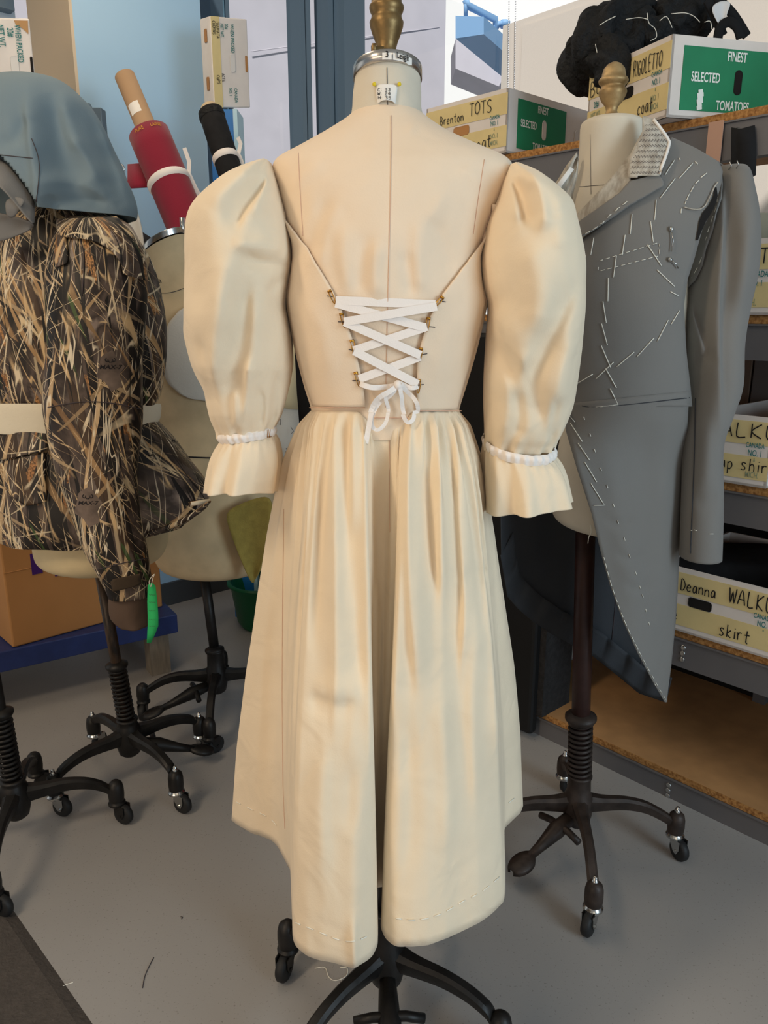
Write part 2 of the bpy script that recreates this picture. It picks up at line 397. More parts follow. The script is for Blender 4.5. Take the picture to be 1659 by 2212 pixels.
def prow(py, xl, xr, Y, ry, tilt=0.0, py2=None):
    L_ = P(xl, py, Y); R_ = P(xr, py2 if py2 is not None else py, Y)
    return tuple((L_ + R_) / 2) + tuple((R_ - L_) / 2) + (ry, tilt)
def ring_of(row, n, sq=2.0, fold=None, t=0.0):
    C = Vector(row[0:3]); A = Vector(row[3:6]); ry, tilt = row[6], row[7]
    out = []
    for j in range(n):
        th = 2 * pi * j / n
        s_, c_ = sin(th), cos(th)
        if sq != 2.0:
            s_ = math.copysign(abs(s_) ** (2 / sq), s_); c_ = math.copysign(abs(c_) ** (2 / sq), c_)
        k = 1.0 if fold is None else fold(th, t)
        out.append(C + A * (s_ * k) + Vector((0, -ry * c_ * k, tilt * c_)))
    return out
def loft(rows, n=64, sub=5, sq=2.0, fold=None, cap0=False, cap1=False, disp=0.0, dscale=6.0, dseed=0.0):
    mb = MB(); R = catmull(rows, sub) if sub > 1 else rows
    g = [ring_of(r, n, sq, fold, i / (len(R) - 1)) for i, r in enumerate(R)]
    if disp:
        for i, r in enumerate(g):
            c = Vector(R[i][0:3])
            for j, p in enumerate(r):
                d = (p - c); d.z = 0
                if d.length > 1e-6:
                    r[j] = p + d.normalized() * disp * noise.noise(Vector((p.x * dscale + dseed, p.y * dscale, p.z * dscale * 0.5)))
    mb.grid(g, True)
    if cap0: mb.cap(g[0])
    if cap1: mb.cap(g[-1][::-1])
    mb.rings = g
    return mb
def cast(bvh, px, py, off=0.0, Y0=1.5):
    d = ray(px, py).normalized(); h = bvh.ray_cast(EYE, d)
    if h[0] is None:
        q = P(px, py, Y0); h = bvh.find_nearest(q); n = h[1]
        return h[0] + (EYE - h[0]).normalized() * off, n
    n = h[1] if h[1].dot(d) < 0 else -h[1]
    # lift along the surface normal, leaning to the viewer at grazing angles
    return h[0] + n * off, n
def poly_rows(poly, N, K):
    """slice an x-monotone pixel polygon into N rows of K points"""
    ys = [p[1] for p in poly]; y0, y1 = min(ys), max(ys); out = []
    for i in range(N):
        y = y0 + (y1 - y0) * (0.002 + 0.996 * i / (N - 1)); xs = []
        for a, b in zip(poly, poly[1:] + poly[:1]):
            if (a[1] <= y) != (b[1] <= y): xs.append(a[0] + (b[0] - a[0]) * (y - a[1]) / (b[1] - a[1]))
        xl, xr = (min(xs), max(xs)) if xs else out[-1][0:1] * 2
        out.append([(xl + (xr - xl) * k / (K - 1), y) for k in range(K)])
    return out
def patch(bvh, poly, N=40, K=14, off=0.004, Y0=1.5):
    mb = MB(); mb.grid([[cast(bvh, x, y, off, Y0)[0] for x, y in r] for r in poly_rows(poly, N, K)]); return mb
def line_on(bvh, pix, off=0.002, step=6.0, Y0=1.5):
    pts, nr = [], []
    for (x0, y0), (x1, y1) in zip(pix, pix[1:]):
        m = max(1, int(math.hypot(x1 - x0, y1 - y0) / step))
        for k in range(m):
            p, n = cast(bvh, x0 + (x1 - x0) * k / m, y0 + (y1 - y0) * k / m, off, Y0); pts.append(p); nr.append(n)
    p, n = cast(bvh, pix[-1][0], pix[-1][1], off, Y0); pts.append(p); nr.append(n)
    return pts, nr
def smooth_px(pix, sub=6): return catmull([tuple(map(float, p)) for p in pix], sub)

def sculpt(verts, strokes, ymax, dirv=None):
    """press folds into the near side of a garment. stroke: (path, height, width left, width right); +height stands out"""
    D = dirv or Vector((0, -1, 0)); out = []
    SS = []
    for path, h, wl, wr in strokes:
        pts = smooth_px(path, 4) if len(path) > 2 else [tuple(map(float, q)) for q in path]
        L_ = [0.0]
        for a, b in zip(pts, pts[1:]): L_.append(L_[-1] + math.hypot(b[0] - a[0], b[1] - a[1]))
        m = 3.2 * max(wl, wr); SS.append((pts, L_, h, wl, wr, min(q[0] for q in pts) - m, max(q[0] for q in pts) + m, min(q[1] for q in pts) - m, max(q[1] for q in pts) + m))
    for v in verts:
        if v.y > ymax: out.append(v); continue
        x, y = project(v); d = 0.0
        for pts, L_, h, wl, wr, x0, x1, y0, y1 in SS:
            if not (x0 < x < x1 and y0 < y < y1): continue
            best = None
            for i in range(len(pts) - 1):
                ax, ay = pts[i]; bx, by = pts[i + 1]; ex, ey = bx - ax, by - ay; q = ex * ex + ey * ey
                t = max(0, min(1, ((x - ax) * ex + (y - ay) * ey) / max(q, 1e-9))); dx, dy = x - ax - ex * t, y - ay - ey * t; r = dx * dx + dy * dy
                if best is None or r < best[0]: best = (r, -(ex * dy - ey * dx), (L_[i] + (L_[i + 1] - L_[i]) * t) / L_[-1])
            w = wr if best[1] > 0 else wl; e = best[2]; f = min(1, min(e, 1 - e) / .22 + .12)
            d += h * f * math.exp(-best[0] / (w * w))
        out.append(v + D * d * min(1.0, (ymax - v.y) / .03))
    return out

# ------------------------------------------------------------------ writing
GLYPH = {
 'T': [[(0, 1), (1, 1)], [(.5, 1), (.5, 0)]], 'O': [[(.5, 1), (.1, .8), (0, .5), (.15, .15), (.5, 0), (.85, .2), (1, .5), (.85, .85), (.5, 1)]],
 'S': [[(.9, .9), (.5, 1), (.1, .8), (.3, .55), (.8, .4), (.9, .15), (.5, 0), (.05, .1)]],
 'R': [[(.1, 0), (.1, 1), (.7, 1), (.9, .75), (.6, .5), (.1, .5)], [(.5, .5), (.95, 0)]], 'I': [[(.5, 0), (.5, 1)]],
 'G': [[(.9, .85), (.5, 1), (.1, .7), (.1, .3), (.5, 0), (.9, .2), (.9, .45), (.55, .45)]], 'L': [[(.15, 1), (.15, 0), (.9, 0)]],
 'E': [[(.9, 1), (.1, 1), (.1, 0), (.9, 0)], [(.1, .5), (.75, .5)]], 'V': [[(0, 1), (.5, 0), (1, 1)]],
 'B': [[(.1, 0), (.1, 1), (.6, 1), (.8, .78), (.5, .55), (.1, .55)], [(.5, .55), (.95, .3), (.6, 0), (.1, 0)]],
 'W': [[(0, 1), (.25, 0), (.5, .8), (.75, 0), (1, 1)]], 'A': [[(0, 0), (.5, 1), (1, 0)], [(.2, .35), (.8, .35)]],
 'K': [[(.1, 0), (.1, 1)], [(.9, 1), (.1, .45), (.95, 0)]], 'U': [[(.1, 1), (.1, .25), (.4, 0), (.75, .15), (.9, 1)], [(.9, 1), (.95, 0)]],
 'D': [[(.1, 0), (.1, 1), (.6, .95), (.95, .5), (.6, .05), (.1, 0)]], 'C': [[(.9, .85), (.5, 1), (.1, .6), (.15, .2), (.5, 0), (.9, .15)]],
 'H': [[(.1, 0), (.1, 1)], [(.9, 0), (.9, 1)], [(.1, .5), (.9, .5)]], 'N': [[(.1, 0), (.1, 1), (.9, 0), (.9, 1)]],
 '3': [[(.1, .9), (.6, 1), (.8, .75), (.4, .52), (.85, .3), (.5, 0), (.1, .1)]], '2': [[(.1, .8), (.5, 1), (.85, .75), (.1, 0), (.9, 0)]],
 '4': [[(.7, 0), (.7, 1), (.05, .35), (.95, .35)]], '5': [[(.85, 1), (.2, 1), (.15, .6), (.6, .6), (.85, .3), (.5, 0), (.1, .1)]],
 ':': [[(.5, .7), (.5, .62)], [(.5, .2), (.5, .12)]], ',': [[(.5, .1), (.35, -.15)]], '-': [[(.1, .45), (.9, .45)]], '7': [[(.1, 1), (.9, 1), (.4, 0)]],
 'P': [[(.1, 0), (.1, 1), (.7, 1), (.9, .75), (.6, .48), (.1, .48)]],
 'a': [[(.85, .6), (.4, .62), (.1, .3), (.3, 0), (.7, .15), (.85, .6), (.95, 0)]], 'n': [[(.1, .6), (.12, 0)], [(.12, .4), (.5, .62), (.85, .45), (.9, 0)]],
 'r': [[(.2, .6), (.25, 0)], [(.25, .4), (.5, .6), (.85, .58)]], 'e': [[(.1, .32), (.85, .38), (.6, .62), (.2, .5), (.1, .2), (.45, 0), (.9, .12)]],
 't': [[(.5, 1), (.45, .1), (.75, 0)], [(.1, .62), (.95, .66)]], 'o': [[(.5, .62), (.1, .4), (.2, .05), (.6, 0), (.9, .3), (.5, .62)]],
 'c': [[(.85, .5), (.5, .62), (.1, .3), (.4, 0), (.85, .1)]], 'u': [[(.1, .6), (.15, .1), (.5, 0), (.8, .2), (.85, .6)], [(.85, .6), (.95, 0)]],
 'p': [[(.15, .6), (.2, -.4)], [(.2, .5), (.6, .62), (.85, .3), (.5, 0), (.2, .1)]], 's': [[(.8, .55), (.4, .62), (.2, .45), (.75, .2), (.5, 0), (.1, .06)]],
 'h': [[(.15, 1), (.15, 0)], [(.15, .4), (.5, .6), (.8, .4), (.85, 0)]], 'i': [[(.5, .6), (.5, 0)], [(.5, .85), (.52, .8)]], 'k': [[(.15, 1), (.15, 0)], [(.8, .6), (.15, .25), (.85, 0)]],
}
def handwriting(mb, text, o, ex, ez, height, width, pen, nrm):
    """marker strokes: o start of the baseline, ex/ez unit directions, height of a capital, width per letter"""
    x = 0.0
    for ch in text:
        if ch == ' ': x += width * 0.7; continue
        w = width * (0.45 if ch in 'I:,i' else 1.0)
        dy = random.uniform(-.06, .06) * height
        for st in GLYPH.get(ch, []):
            pts = st if len(st) < 3 else [(a, b) for a, b in catmull(st, 3)]
            mb.ribbon([o + ex * (x + a * w * 0.78) + ez * (b * height + dy) + nrm * 0.0004 * random.random() for a, b in pts], pen, nrm)
        x += w
def type_text(mb, text, o, ex, ez, height, squeeze=0.62, extrude=0.0, bold=0.012, align='CENTER', shear=0.0):
    cu = bpy.data.curves.new('t', 'FONT'); cu.body = text; cu.align_x = align; cu.offset = bold; cu.size = 1.0; cu.shear = shear
    ob = bpy.data.objects.new('t', cu); COL.objects.link(ob)
    dg = bpy.context.evaluated_depsgraph_get(); me = ob.evaluated_get(dg).to_mesh()
    k = height / 0.70; b = len(mb.v)
    for v in me.vertices: mb.v.append(o + ex * (v.co.x * k * squeeze) + ez * (v.co.y * k))
    for p in me.polygons: mb.f.append(tuple(b + i for i in p.vertices))
    ob.evaluated_get(dg).to_mesh_clear(); bpy.data.objects.remove(ob); bpy.data.curves.remove(cu)
# ================================================================== SETTING
mb = MB(); mb.grid([[(-3.2, -3.2, 0), (4.2, -3.2, 0)], [(-3.2, 7.5, 0), (4.2, 7.5, 0)]]); struct(mb.build('floor', 'floor', smooth=False))
mb = MB()
c0 = D1 * 3.55                                            # window wall plane: D1.p = 3.55
mb.box((-3.2, -3.2, 3.2), Vector((7.4, 0, 0)), Vector((0, 6.6, 0)), Vector((0, 0, 0.1)))
struct(mb.build('ceiling', 'ceiling', smooth=False))
def oriented(mb, n_, d_, z0, n1, d1, z1):
    """box in room axes: N1 from n_ to n1, D1 from d_ to d1"""
    mb.box(N1 * n_ + D1 * d_ + UP * z0, N1 * (n1 - n_), D1 * (d1 - d_), UP * (z1 - z0))
WD = 3.60                                                 # window plane
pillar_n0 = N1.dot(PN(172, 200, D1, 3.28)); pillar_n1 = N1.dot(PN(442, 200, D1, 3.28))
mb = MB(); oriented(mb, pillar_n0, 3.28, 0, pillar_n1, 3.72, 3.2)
struct(mb.build('wall_pillar', 'daylight_tint', smooth=False))
mb = MB(); oriented(mb, pillar_n0 - .012, 3.28, 0, pillar_n0, 3.72, 3.2); struct(mb.build('pillar_lamplit_side', 'lamplight_tint', smooth=False))  # thin added panel that carries the warm-lit colour of this side
mb = MB(); oriented(mb, pillar_n1, WD, 0, 4.3, WD + 0.12, 1.05)
struct(mb.build('wall_window', 'wall_white', smooth=False))
mb = MB(); oriented(mb, -2.6, 3.9, 0, pillar_n0, 4.0, 3.2)
struct(mb.build('wall_left', 'wall_white', smooth=False))
mb = MB(); oriented(mb, pillar_n0, 3.262, 0, 3.9, 3.28, 0.11)
struct(mb.build('baseboard_window', 'base_dark', smooth=False))
wall_n = N1.dot(PN(1100, 400, D1, WD))
mb = MB(); oriented(mb, wall_n + 0.02, 1.0, 0, wall_n + 0.14, WD + 0.12, 3.2)
struct(mb.build('wall_right', 'wall_beige', smooth=False))

# window frames: dark slate members, pale strips paint the daylight on their edges, glass between them
def window(nm, x0, x1, fr):
    """fr: list of (px left, px right, material, proud) for vertical members"""
    root = bpy.data.objects.new(nm, None); COL.objects.link(root); struct(root)
    a = N1.dot(PN(x0, 400, D1, WD)); b = N1.dot(PN(x1, 400, D1, WD))
    root.location = N1 * (a + b) / 2 + D1 * WD + UP * 1.05
    for l, r, m, pr in fr:
        q0 = N1.dot(PN(l, 200, D1, WD)); q1 = N1.dot(PN(r, 200, D1, WD))
        k = MB(); oriented(k, q0, WD - pr, 1.05, q1, WD + 0.08, 3.2); k.build('window_frame', m, root, smooth=False)
    k = MB(); oriented(k, a, WD - 0.03, 1.05, b, WD + 0.08, 1.12); k.build('window_sill', 'frame', root, smooth=False)
    k = MB(); k.grid([[N1 * a + D1 * (WD + .05) + UP * 1.12, N1 * b + D1 * (WD + .05) + UP * 1.12], [N1 * a + D1 * (WD + .05) + UP * 3.2, N1 * b + D1 * (WD + .05) + UP * 3.2]])
    k.build('window_pane', 'glass', root, smooth=False)
window('window_1', 441, 655, [(452, 478, 'frame', .05), (478, 488, 'frame_light', .02), (488, 496, 'frame', .03), (643, 652, 'frame', .04), (652, 655, 'frame_light', .02)])
window('window_2', 655, 780, [(655, 664, 'frame', .04), (702, 712, 'frame', .04), (712, 717, 'frame_light', .02), (717, 722, 'frame', .03), (722, 766, 'frame', .09), (766, 770, 'frame_light', .03)])
window('window_3', 770, 1100, [(770, 780, 'frame_light', .02), (780, 784, 'bright_wall', .02)])

# ceiling bulkhead glimpsed behind the box at the far left
mb = MB(); oriented(mb, -2.6, 3.84, 2.62, pillar_n0 - .02, 3.9, 3.19); struct(mb.build('trim_1', 'rack_grey', smooth=False))

# ------------------------------------------------------------------ outside
OUTC = 9.5
b_l = P(430, 700, 8.6); 
q0 = P(380, 700, 7.6); q1 = P(951, 700, 9.2)
mb = MB(); dv = (q1 - q0); dv.z = 0; back = Vector((-dv.y, dv.x, 0)).normalized() * 1.0
q0.z = 0; mb.box(q0 - dv * .4, dv * 1.4, back, UP * 8)
o = tag(mb.build('neighbouring_building', 'precast', smooth=False), 'pinkish precast concrete building wall seen through the window', 'building')
root = o
for py0, py1 in ((112, 62),):
    a_ = P(543, 112, 8.04); b_ = P(949, 60, 9.17)
    k = MB(); k.tube([a_ + Vector((0, -.01, 0)), b_ + Vector((0, -.01, 0))], 0.004); k.build('panel_joint', 'precast', o)
k = MB(); k.tube([P(620, 330, 8.25), P(612, -10, 8.25)], 0.003); k.build('panel_joint', 'precast', o)
# bright wall and steel canopy at the right of the window
bw = MB(); p0 = P(951, 400, 12.5); p1 = P(1400, 400, 12.5); p0.z = -1; bw.box(p0, Vector((p1.x - p0.x, 0, 0)), Vector((0, .5, 0)), UP * 9)
tag(bw.build('far_building', 'bright_wall', smooth=False), 'sunlit white building wall beside the pinkish building', 'building')
cn = thing('steel_canopy', 'pale blue steel canopy with handrail outside the window', 'canopy', P(1040, 100, 9.0))
k = MB(); f0 = P(984, 34, 8.5); f1 = P(1045, 36, 8.5); f2 = P(1045, 74, 8.5); f3 = P(984, 83, 8.5)
e1 = P(1150, 148, 8.9); e0 = P(1150, 96, 8.9)
dd = Vector((e0.x - f1.x, 1.2, e0.z - f1.z))
g0 = [f0, f1, f2, f3]; g1 = [p + Vector((1.2, 1.4, -.35)) for p in g0]
k.grid([g0, g1], True); k.cap(g0); k.cap(g1[::-1]); k.build('beam', 'blue_steel', cn, smooth=False)
k = MB(); k.tube([P(1006, 0, 8.6), P(1010, 12, 8.6), P(1070, 42, 8.8), P(1070, 80, 8.8)], 0.035); k.tube([P(1006, -4, 8.6), P(1006, 36, 8.6)], 0.02); k.tube([P(1092, 45, 8.8), P(1090, 60, 8.8)], .05); k.tube([P(1068, 62, 8.8), P(1078, 52, 8.8), P(1092, 52, 8.8)], .03); k.build('handrail', 'blue_steel', cn)
k = MB(); g = [[P(984, 85, 9.4), P(1046, 74, 9.4)], [P(984, 150, 9.4), P(1110, 200, 9.4)]]
u0, u1, u2, u3 = P(984, 84, 9.3), P(1110, 150, 9.3), P(1110, 200, 9.3), P(984, 148, 9.3)
k.grid([[u0, u1, u2, u3], [p + Vector((0, .6, 0)) for p in (u0, u1, u2, u3)]], True); k.cap([u0, u1, u2, u3]); k.build('stair_wall', 'precast', cn, smooth=False)

# roller shade with its bead chain
sh = thing('roller_shade', 'beige roller shade with a bead chain beside the window', 'window shade', N1 * wall_n + D1 * 2.4 + UP * 0.6)
k = MB(); oriented(k, wall_n, 1.1, .9, wall_n + .006, WD - .06, 3.15); k.build('shade_cloth', 'wall_beige', sh, smooth=False)
for x in (1099, 1113):
    k = MB(); top = PN(x - 3, 2, N1, wall_n - .02); bot = PN(x + 3, 185, N1, wall_n - .02); bot.z -= .5; top.z += .4
    n_ = int((top - bot).length / .014)
    for i in range(n_):
        c = bot.lerp(top, i / n_); k.lathe([(.001, -.0045), (.004, -.0025), (.004, .0025), (.001, .0045)], c, n=6, caps=False)
    k.tube([bot, top], .0012, 5); k.build('bead_chain', 'plastic_bag', sh)

# ================================================================== SHELVING
SHN = 1.925; SD = 0.62                         # front plane N1.p, depth
d_at = lambda p: D1.dot(p)
post0 = d_at(Vector((0.83, 1.96, 0))); post1 = d_at(Vector((-.374, 3.29, 0))) - .03; dR = d_at(Vector((1.60, 1.15, 0)))
unit = thing('shelving_unit', 'grey steel shelving unit with particle board shelves holding costume boxes', 'shelf', N1 * SHN + D1 * 1.2)
LV = [1.815, 1.355, .945, .515, .085]
for z in LV:
    k = MB(); oriented(k, SHN, dR, z - .02, SHN + SD, post1, z); b = k.build('shelf_board', 'hardboard', unit, smooth=False)
    k = MB(); oriented(k, SHN - .003, dR, z - .0195, SHN, post1, z - .0005); k.build('board_edge', 'particle', b, smooth=False)
    k = MB(); h = .085 if z > .2 else .065
    oriented(k, SHN - .004, dR, z - .02 - h, SHN + .03, post1, z - .02); oriented(k, SHN - .010, dR, z - .024, SHN + .0, post1, z - .02)
    bm_ = k.build('beam', 'shelf_metal', unit, smooth=False)
    k = MB()
    for dz in (.025, .042, .06):
        c = N1 * (SHN - .004) + D1 * post0 + UP * (z - .02 - dz); k.lathe([(.0075, 0), (.0075, .003), (.004, .003)], c, -N1, 12)
    k.build('rivet', 'chrome', bm_)
for d_ in (post0, post1, dR):
    for n_ in (SHN + .03, SHN + SD - .03):
        if d_ == post0 and n_ < SHN + .1: continue
        k = MB(); oriented(k, n_, d_ - .02, 0, n_ + .04, d_ + .02, 1.80); k.build('upright', 'shelf_metal', unit, smooth=False)
k = MB(); oriented(k, SHN + SD, dR, 0, SHN + SD + .01, post1, 1.34); k.build('back_panel', 'black_panel', unit, smooth=False)
k = MB(); oriented(k, SHN + .02, post1, 0, SHN + SD, post1 + .015, 1.78); k.build('end_panel', 'black_panel', unit, smooth=False)
# strap and black cloth hung on the top beam
p = PN(1548, 262, N1, SHN - .012)
k = MB(); dd = d_at(p); oriented(k, SHN - .014, dd - .018, p.z - .10, SHN - .011, dd + .018, p.z)
tag(k.build('hanging_strap', 'peach', smooth=False), 'pinkish tan strap taped over the top shelf beam', 'strap')
k = MB(); rows = [[(1580, 275), (1600, 278), (1630, 270)], [(1579, 310), (1605, 312), (1632, 306)], [(1579, 350), (1606, 352), (1633, 345)], [(1580, 390), (1605, 395), (1632, 378)]]
k.grid([[PN(x, y, N1, SHN - .014 - .004 * (i % 2)) for i, (x, y) in enumerate(r)] for r in rows])
tag(k.build('hanging_cloth', 'black_cloth', thick=.003), 'small piece of black cloth hanging from the top shelf beam', 'cloth')

# ------------------------------------------------------------------ cartons
def carton(label, o, ex, ey, dx, dy, h, writing=None, green_side=None, top_group='tomato cartons on the shelves', end_face=True, hole=True, lid=False, tapes=True, prints=()):
    """o: bottom corner; ex along the taped end, ey along the long side (away from us); the end face looks along -ey"""
    r = thing('carton', label, 'box', o, top_group)
    t = .006; k = MB()
    E, F, U = ex * dx, ey * dy, UP * h
    k.box(o, E, F, UP * t)
    for bo, a, b in ((o, E, ey * t), (o + F - ey * t, E, ey * t), (o, ex * t, F), (o + E - ex * t, ex * t, F)): k.box(bo, a, b, U)
    body = k.build('carton_body', 'carton', r, smooth=False)
    nrm = -ey
    if end_face:
        if tapes:
            for z0, z1 in ((.10, .43), (.60, .93)):
                k = MB(); k.box(o + nrm * .0012 + UP * h * z0, E, ey * .001, UP * h * (z1 - z0)); k.build('tape_strip', 'tape', r, smooth=False)
                
        if hole:
            hole_slot(r, o + nrm * .0015 + ex * (dx * hole[0]) + UP * (h * hole[1]), ex, UP, .062, .026, nrm, hole[2])
        for s, u, v, hh, ww, pen in (writing or ()):
            k = MB(); handwriting(k, s, o + nrm * .003 + ex * dx * u + UP * h * v, ex, UP, hh, ww, pen, nrm); k.build('marker_lettering', 'ink', r, smooth=False)
        for s, u, v, hh, m in prints:
            k = MB(); type_text(k, s, o + nrm * .0022 + ex * dx * u + UP * h * v, ex, UP, hh); k.build('printed_lettering', m, r, smooth=False)
    return r
def hole_slot(r, c, ex, ez, w, hgt, nrm, m, rad=None):
    k = MB(); rad = rad or hgt * .3; pts = []
    for cx, cz, a0 in ((w / 2 - rad, hgt / 2 - rad, 0), (-w / 2 + rad, hgt / 2 - rad, pi / 2), (-w / 2 + rad, -hgt / 2 + rad, pi), (w / 2 - rad, -hgt / 2 + rad, 1.5 * pi)):
        for i in range(6): a = a0 + i * pi / 10; pts.append(c + ex * (cx + rad * cos(a)) + ez * (cz + rad * sin(a)))
    k.grid([[p + (p - c).normalized() * .0018 for p in pts], [p + nrm * .001 for p in pts]], True); k.cap([p + nrm * .0003 for p in pts])
    k.build('hand_slot', m, r, smooth=False)
def green_face(r, o, ey, dy, h, nrm, x0=.10, x1=.62, slot='slot_light', slot2='slot_light', tomato=True):
    """printed long side of a tomato carton: o = near bottom corner of that side, ey runs along it"""
    k = MB(); k.box(o + nrm * .0006 + ey * dy * x0 + UP * h * .10, ey * dy * (x1 - x0), nrm * .0008, UP * h * .78); k.build('green_panel', 'green', r, smooth=False)
    n2 = nrm * .0022; mid = (x0 + x1) / 2; pw = dy * (x1 - x0)
    for s, u, v in (('FINEST', mid, .735), ('SELECTED', x0 + (x1 - x0) * .22, .46), ('TOMATOES', mid, .13)):
        k = MB(); type_text(k, s, o + n2 + ey * dy * u + UP * h * v, ey, UP, h * .115, .60, bold=.02); k.build('printed_lettering', 'white_ink', r, smooth=False)
    hole_slot(r, o + nrm * .002 + ey * dy * (mid + .02) + UP * h * .48, ey, UP, .020, .052, nrm, slot, .0098)
    hole_slot(r, o + nrm * .002 + ey * dy * (x1 + .13) + UP * h * .46, ey, UP, .020, .052, nrm, slot2, .0098)
    if tomato:
        c = o + nrm * .0012 + ey * dy * (x1 + .28) + UP * h * .52; k = MB()
        ring = [c + ey * (.036 * cos(a)) + UP * (.040 * sin(a) - .004 * cos(2 * a)) for a in [i * 2 * pi / 30 for i in range(30)]]
        k.cap(ring); tm = k.build('printed_tomato', 'red_ink', r, smooth=False)
        k = MB()
        for a in range(7):
            k.ribbon([c + nrm * .0006 + UP * .037, c + nrm * .0006 + UP * (.037 - .010 * abs(cos(a))) + ey * (.020 * sin((a - 3) * .45))], .003, nrm)
        k.tube([c + nrm * .001 + UP * .036, c + nrm * .001 + UP * .052], .0015, 5); k.build('printed_stem', 'green', tm, smooth=False)
# TOTS box: near corner bottom
def box_on_shelf(px, py, z): return PZ(px, py, z)
oT = PZ(1093, 329, LV[0] + .001)
exT = D1 * -1                                             # along the end face toward the near corner
endT = .33
rT = carton('white tomato carton marked TOTS in the middle of the top shelf', oT - exT * endT, exT, N1, endT, .46, .172,
       [('Van,', -.01, .66, .022, .0145, .0022), ('Brenton', .19, .66, .024, .0145, .0022), ('TOTS', .56, .69, .034, .023, .0026), ('coat', .60, .14, .032, .020, .0025)],
       hole=(.46, .49, 'cardboard'), prints=(('CANADA', .86, .56, .010, 'teal_ink'), ('NO. 1', .86, .46, .013, 'teal_ink'), ('&', .86, .375, .008, 'faded_ink'), ('NO. 1', .86, .26, .013, 'faded_ink'), ('MICH.', .86, .15, .013, 'faded_ink')))
green_face(rT, oT, N1, .46, .172, exT)
rT2 = carton('white carton left of the cream dress neck on the top shelf', oT - exT * .80, exT, N1, .33, .42, .172, [('coat', .3, .14, .03, .02, .0025)], hole=(.5, .5, 'cardboard'))
# RIGOLETTO box, turned a little and overhanging
exR = Vector((.375, -.927, 0)); eyR = Vector((.972, .235, 0))
oR = PZ(1439, 253, LV[0] + .001); endR = .315
rR = carton('open white tomato carton heaped with black plush, overhanging the top shelf edge', oR - exR * endR, exR, eyR, endR, .46, .178,
       [('Bu', .03, .64, .034, .026, .0026), ('RIGOLETTO', .585, .66, .034, .0125, .0024), ('coat', .67, .14, .030, .0145, .0024)],
       hole=(.49, .49, 'hole'), prints=(('20#', .12, .46, .015, 'teal_ink'), ('NET WT.', .12, .33, .012, 'faded_ink'), ('CANADA', .86, .57, .010, 'teal_ink'), ('NO. 1', .86, .46, .013, 'teal_ink'), ('&', .86, .375, .008, 'faded_ink'), ('NO. 1', .86, .26, .013, 'faded_ink'), ('MICH.', .86, .15, .013, 'faded_ink')))
green_face(rR, oR, eyR, .46, .178, exR, x0=.07, x1=.70, slot='hole', slot2='hole', tomato=False)
k = MB(); nR = exR * .003
for y0, w in ((.33, .012), (.29, .017), (.25, .014), (.21, .017), (.17, .012), (.13, .014)):
    c = oR + nR + eyR * (.46 * .185) + UP * (.178 * y0); k.ribbon([c - eyR * w * .5, c + eyR * w * .5 + UP * .003], .009, exR)
k.build('torn_patch', 'white_ink', rR, smooth=False)
# black ruffled plush costume piled in the RIGOLETTO carton
def blob(rows, **kw): return loft(rows, **kw)
cos_ = thing('black_costume', 'black plush ruffled costume heaped over the open tomato carton on the top shelf', 'costume', oR - exR * .15 + eyR * .1 + UP * .1)
Yc = 2.2
def lump(path, rad, seed, name):
    """gathered roll of cloth along a path, with puckers"""
    k = MB(); R = catmull([tuple(P(x, y, Y)) + (r,) for (x, y, Y), r in zip(path, rad)], 8); rings = []
    for i, q in enumerate(R):
        c = Vector(q[:3]); d = (Vector(R[min(i + 1, len(R) - 1)][:3]) - Vector(R[max(i - 1, 0)][:3])).normalized()
        a = d.orthogonal().normalized() if i == 0 else (prev - d * prev.dot(d)).normalized(); prev = a; b2 = d.cross(a)
        rings.append([c + (a * cos(t) + b2 * sin(t)) * q[3] * (1 + .14 * sin(5 * t + i * .5 + seed) + .30 * noise.noise(Vector((c.x * 25 + cos(t) * 2, c.y * 25 + sin(t) * 2, seed + i * .2)))) for t in [j * 2 * pi / 28 for j in range(28)]])
    k.grid(rings, True); k.cap(rings[0][::-1]); k.cap(rings[-1]); k.build(name, 'fur', cos_)
lump([(1300, 190, 2.40), (1258, 170, 2.38), (1254, 130, 2.38), (1285, 110, 2.36), (1330, 140, 2.36)], [.02, .045, .055, .055, .03], 1, 'ruffle')
lump([(1300, 150, 2.34), (1290, 105, 2.32), (1316, 62, 2.32), (1360, 45, 2.36), (1400, 60, 2.38)], [.05, .075, .07, .06, .04], 2, 'ruffle')
lump([(1335, 135, 2.30), (1362, 95, 2.32), (1400, 72, 2.36), (1432, 60, 2.4)], [.06, .07, .06, .045], 3, 'ruffle')
lump([(1420, 60, 2.34), (1455, 45, 2.34), (1500, 42, 2.36), (1534, 66, 2.36)], [.055, .06, .06, .04], 4, 'ruffle')
lump([(1310, 125, 2.26), (1330, 150, 2.20), (1338, 185, 2.17)], [.05, .05, .025], 5, 'ruffle')
lump([(1384, 84, 2.26), (1410, 74, 2.28), (1436, 62, 2.30)], [.04, .045, .03], 6, 'ruffle')
k = MB()
for path in ([(1398, 28), (1402, 50), (1415, 62), (1418, 80), (1405, 88)], [(1352, 42), (1380, 38), (1400, 42)], [(1450, 30), (1480, 28), (1500, 36), (1512, 48)], [(1425, 45), (1440, 36), (1452, 60)], [(1295, 55), (1310, 45), (1330, 35)], [(1522, 48), (1534, 46), (1538, 64)], [(1286, 95), (1292, 120), (1305, 138)]):
    k.tube([P(x, y, 2.20) for x, y in smooth_px(path, 4)], .001, 5)
k.build('loose_thread', 'thread', cos_)
k = MB()
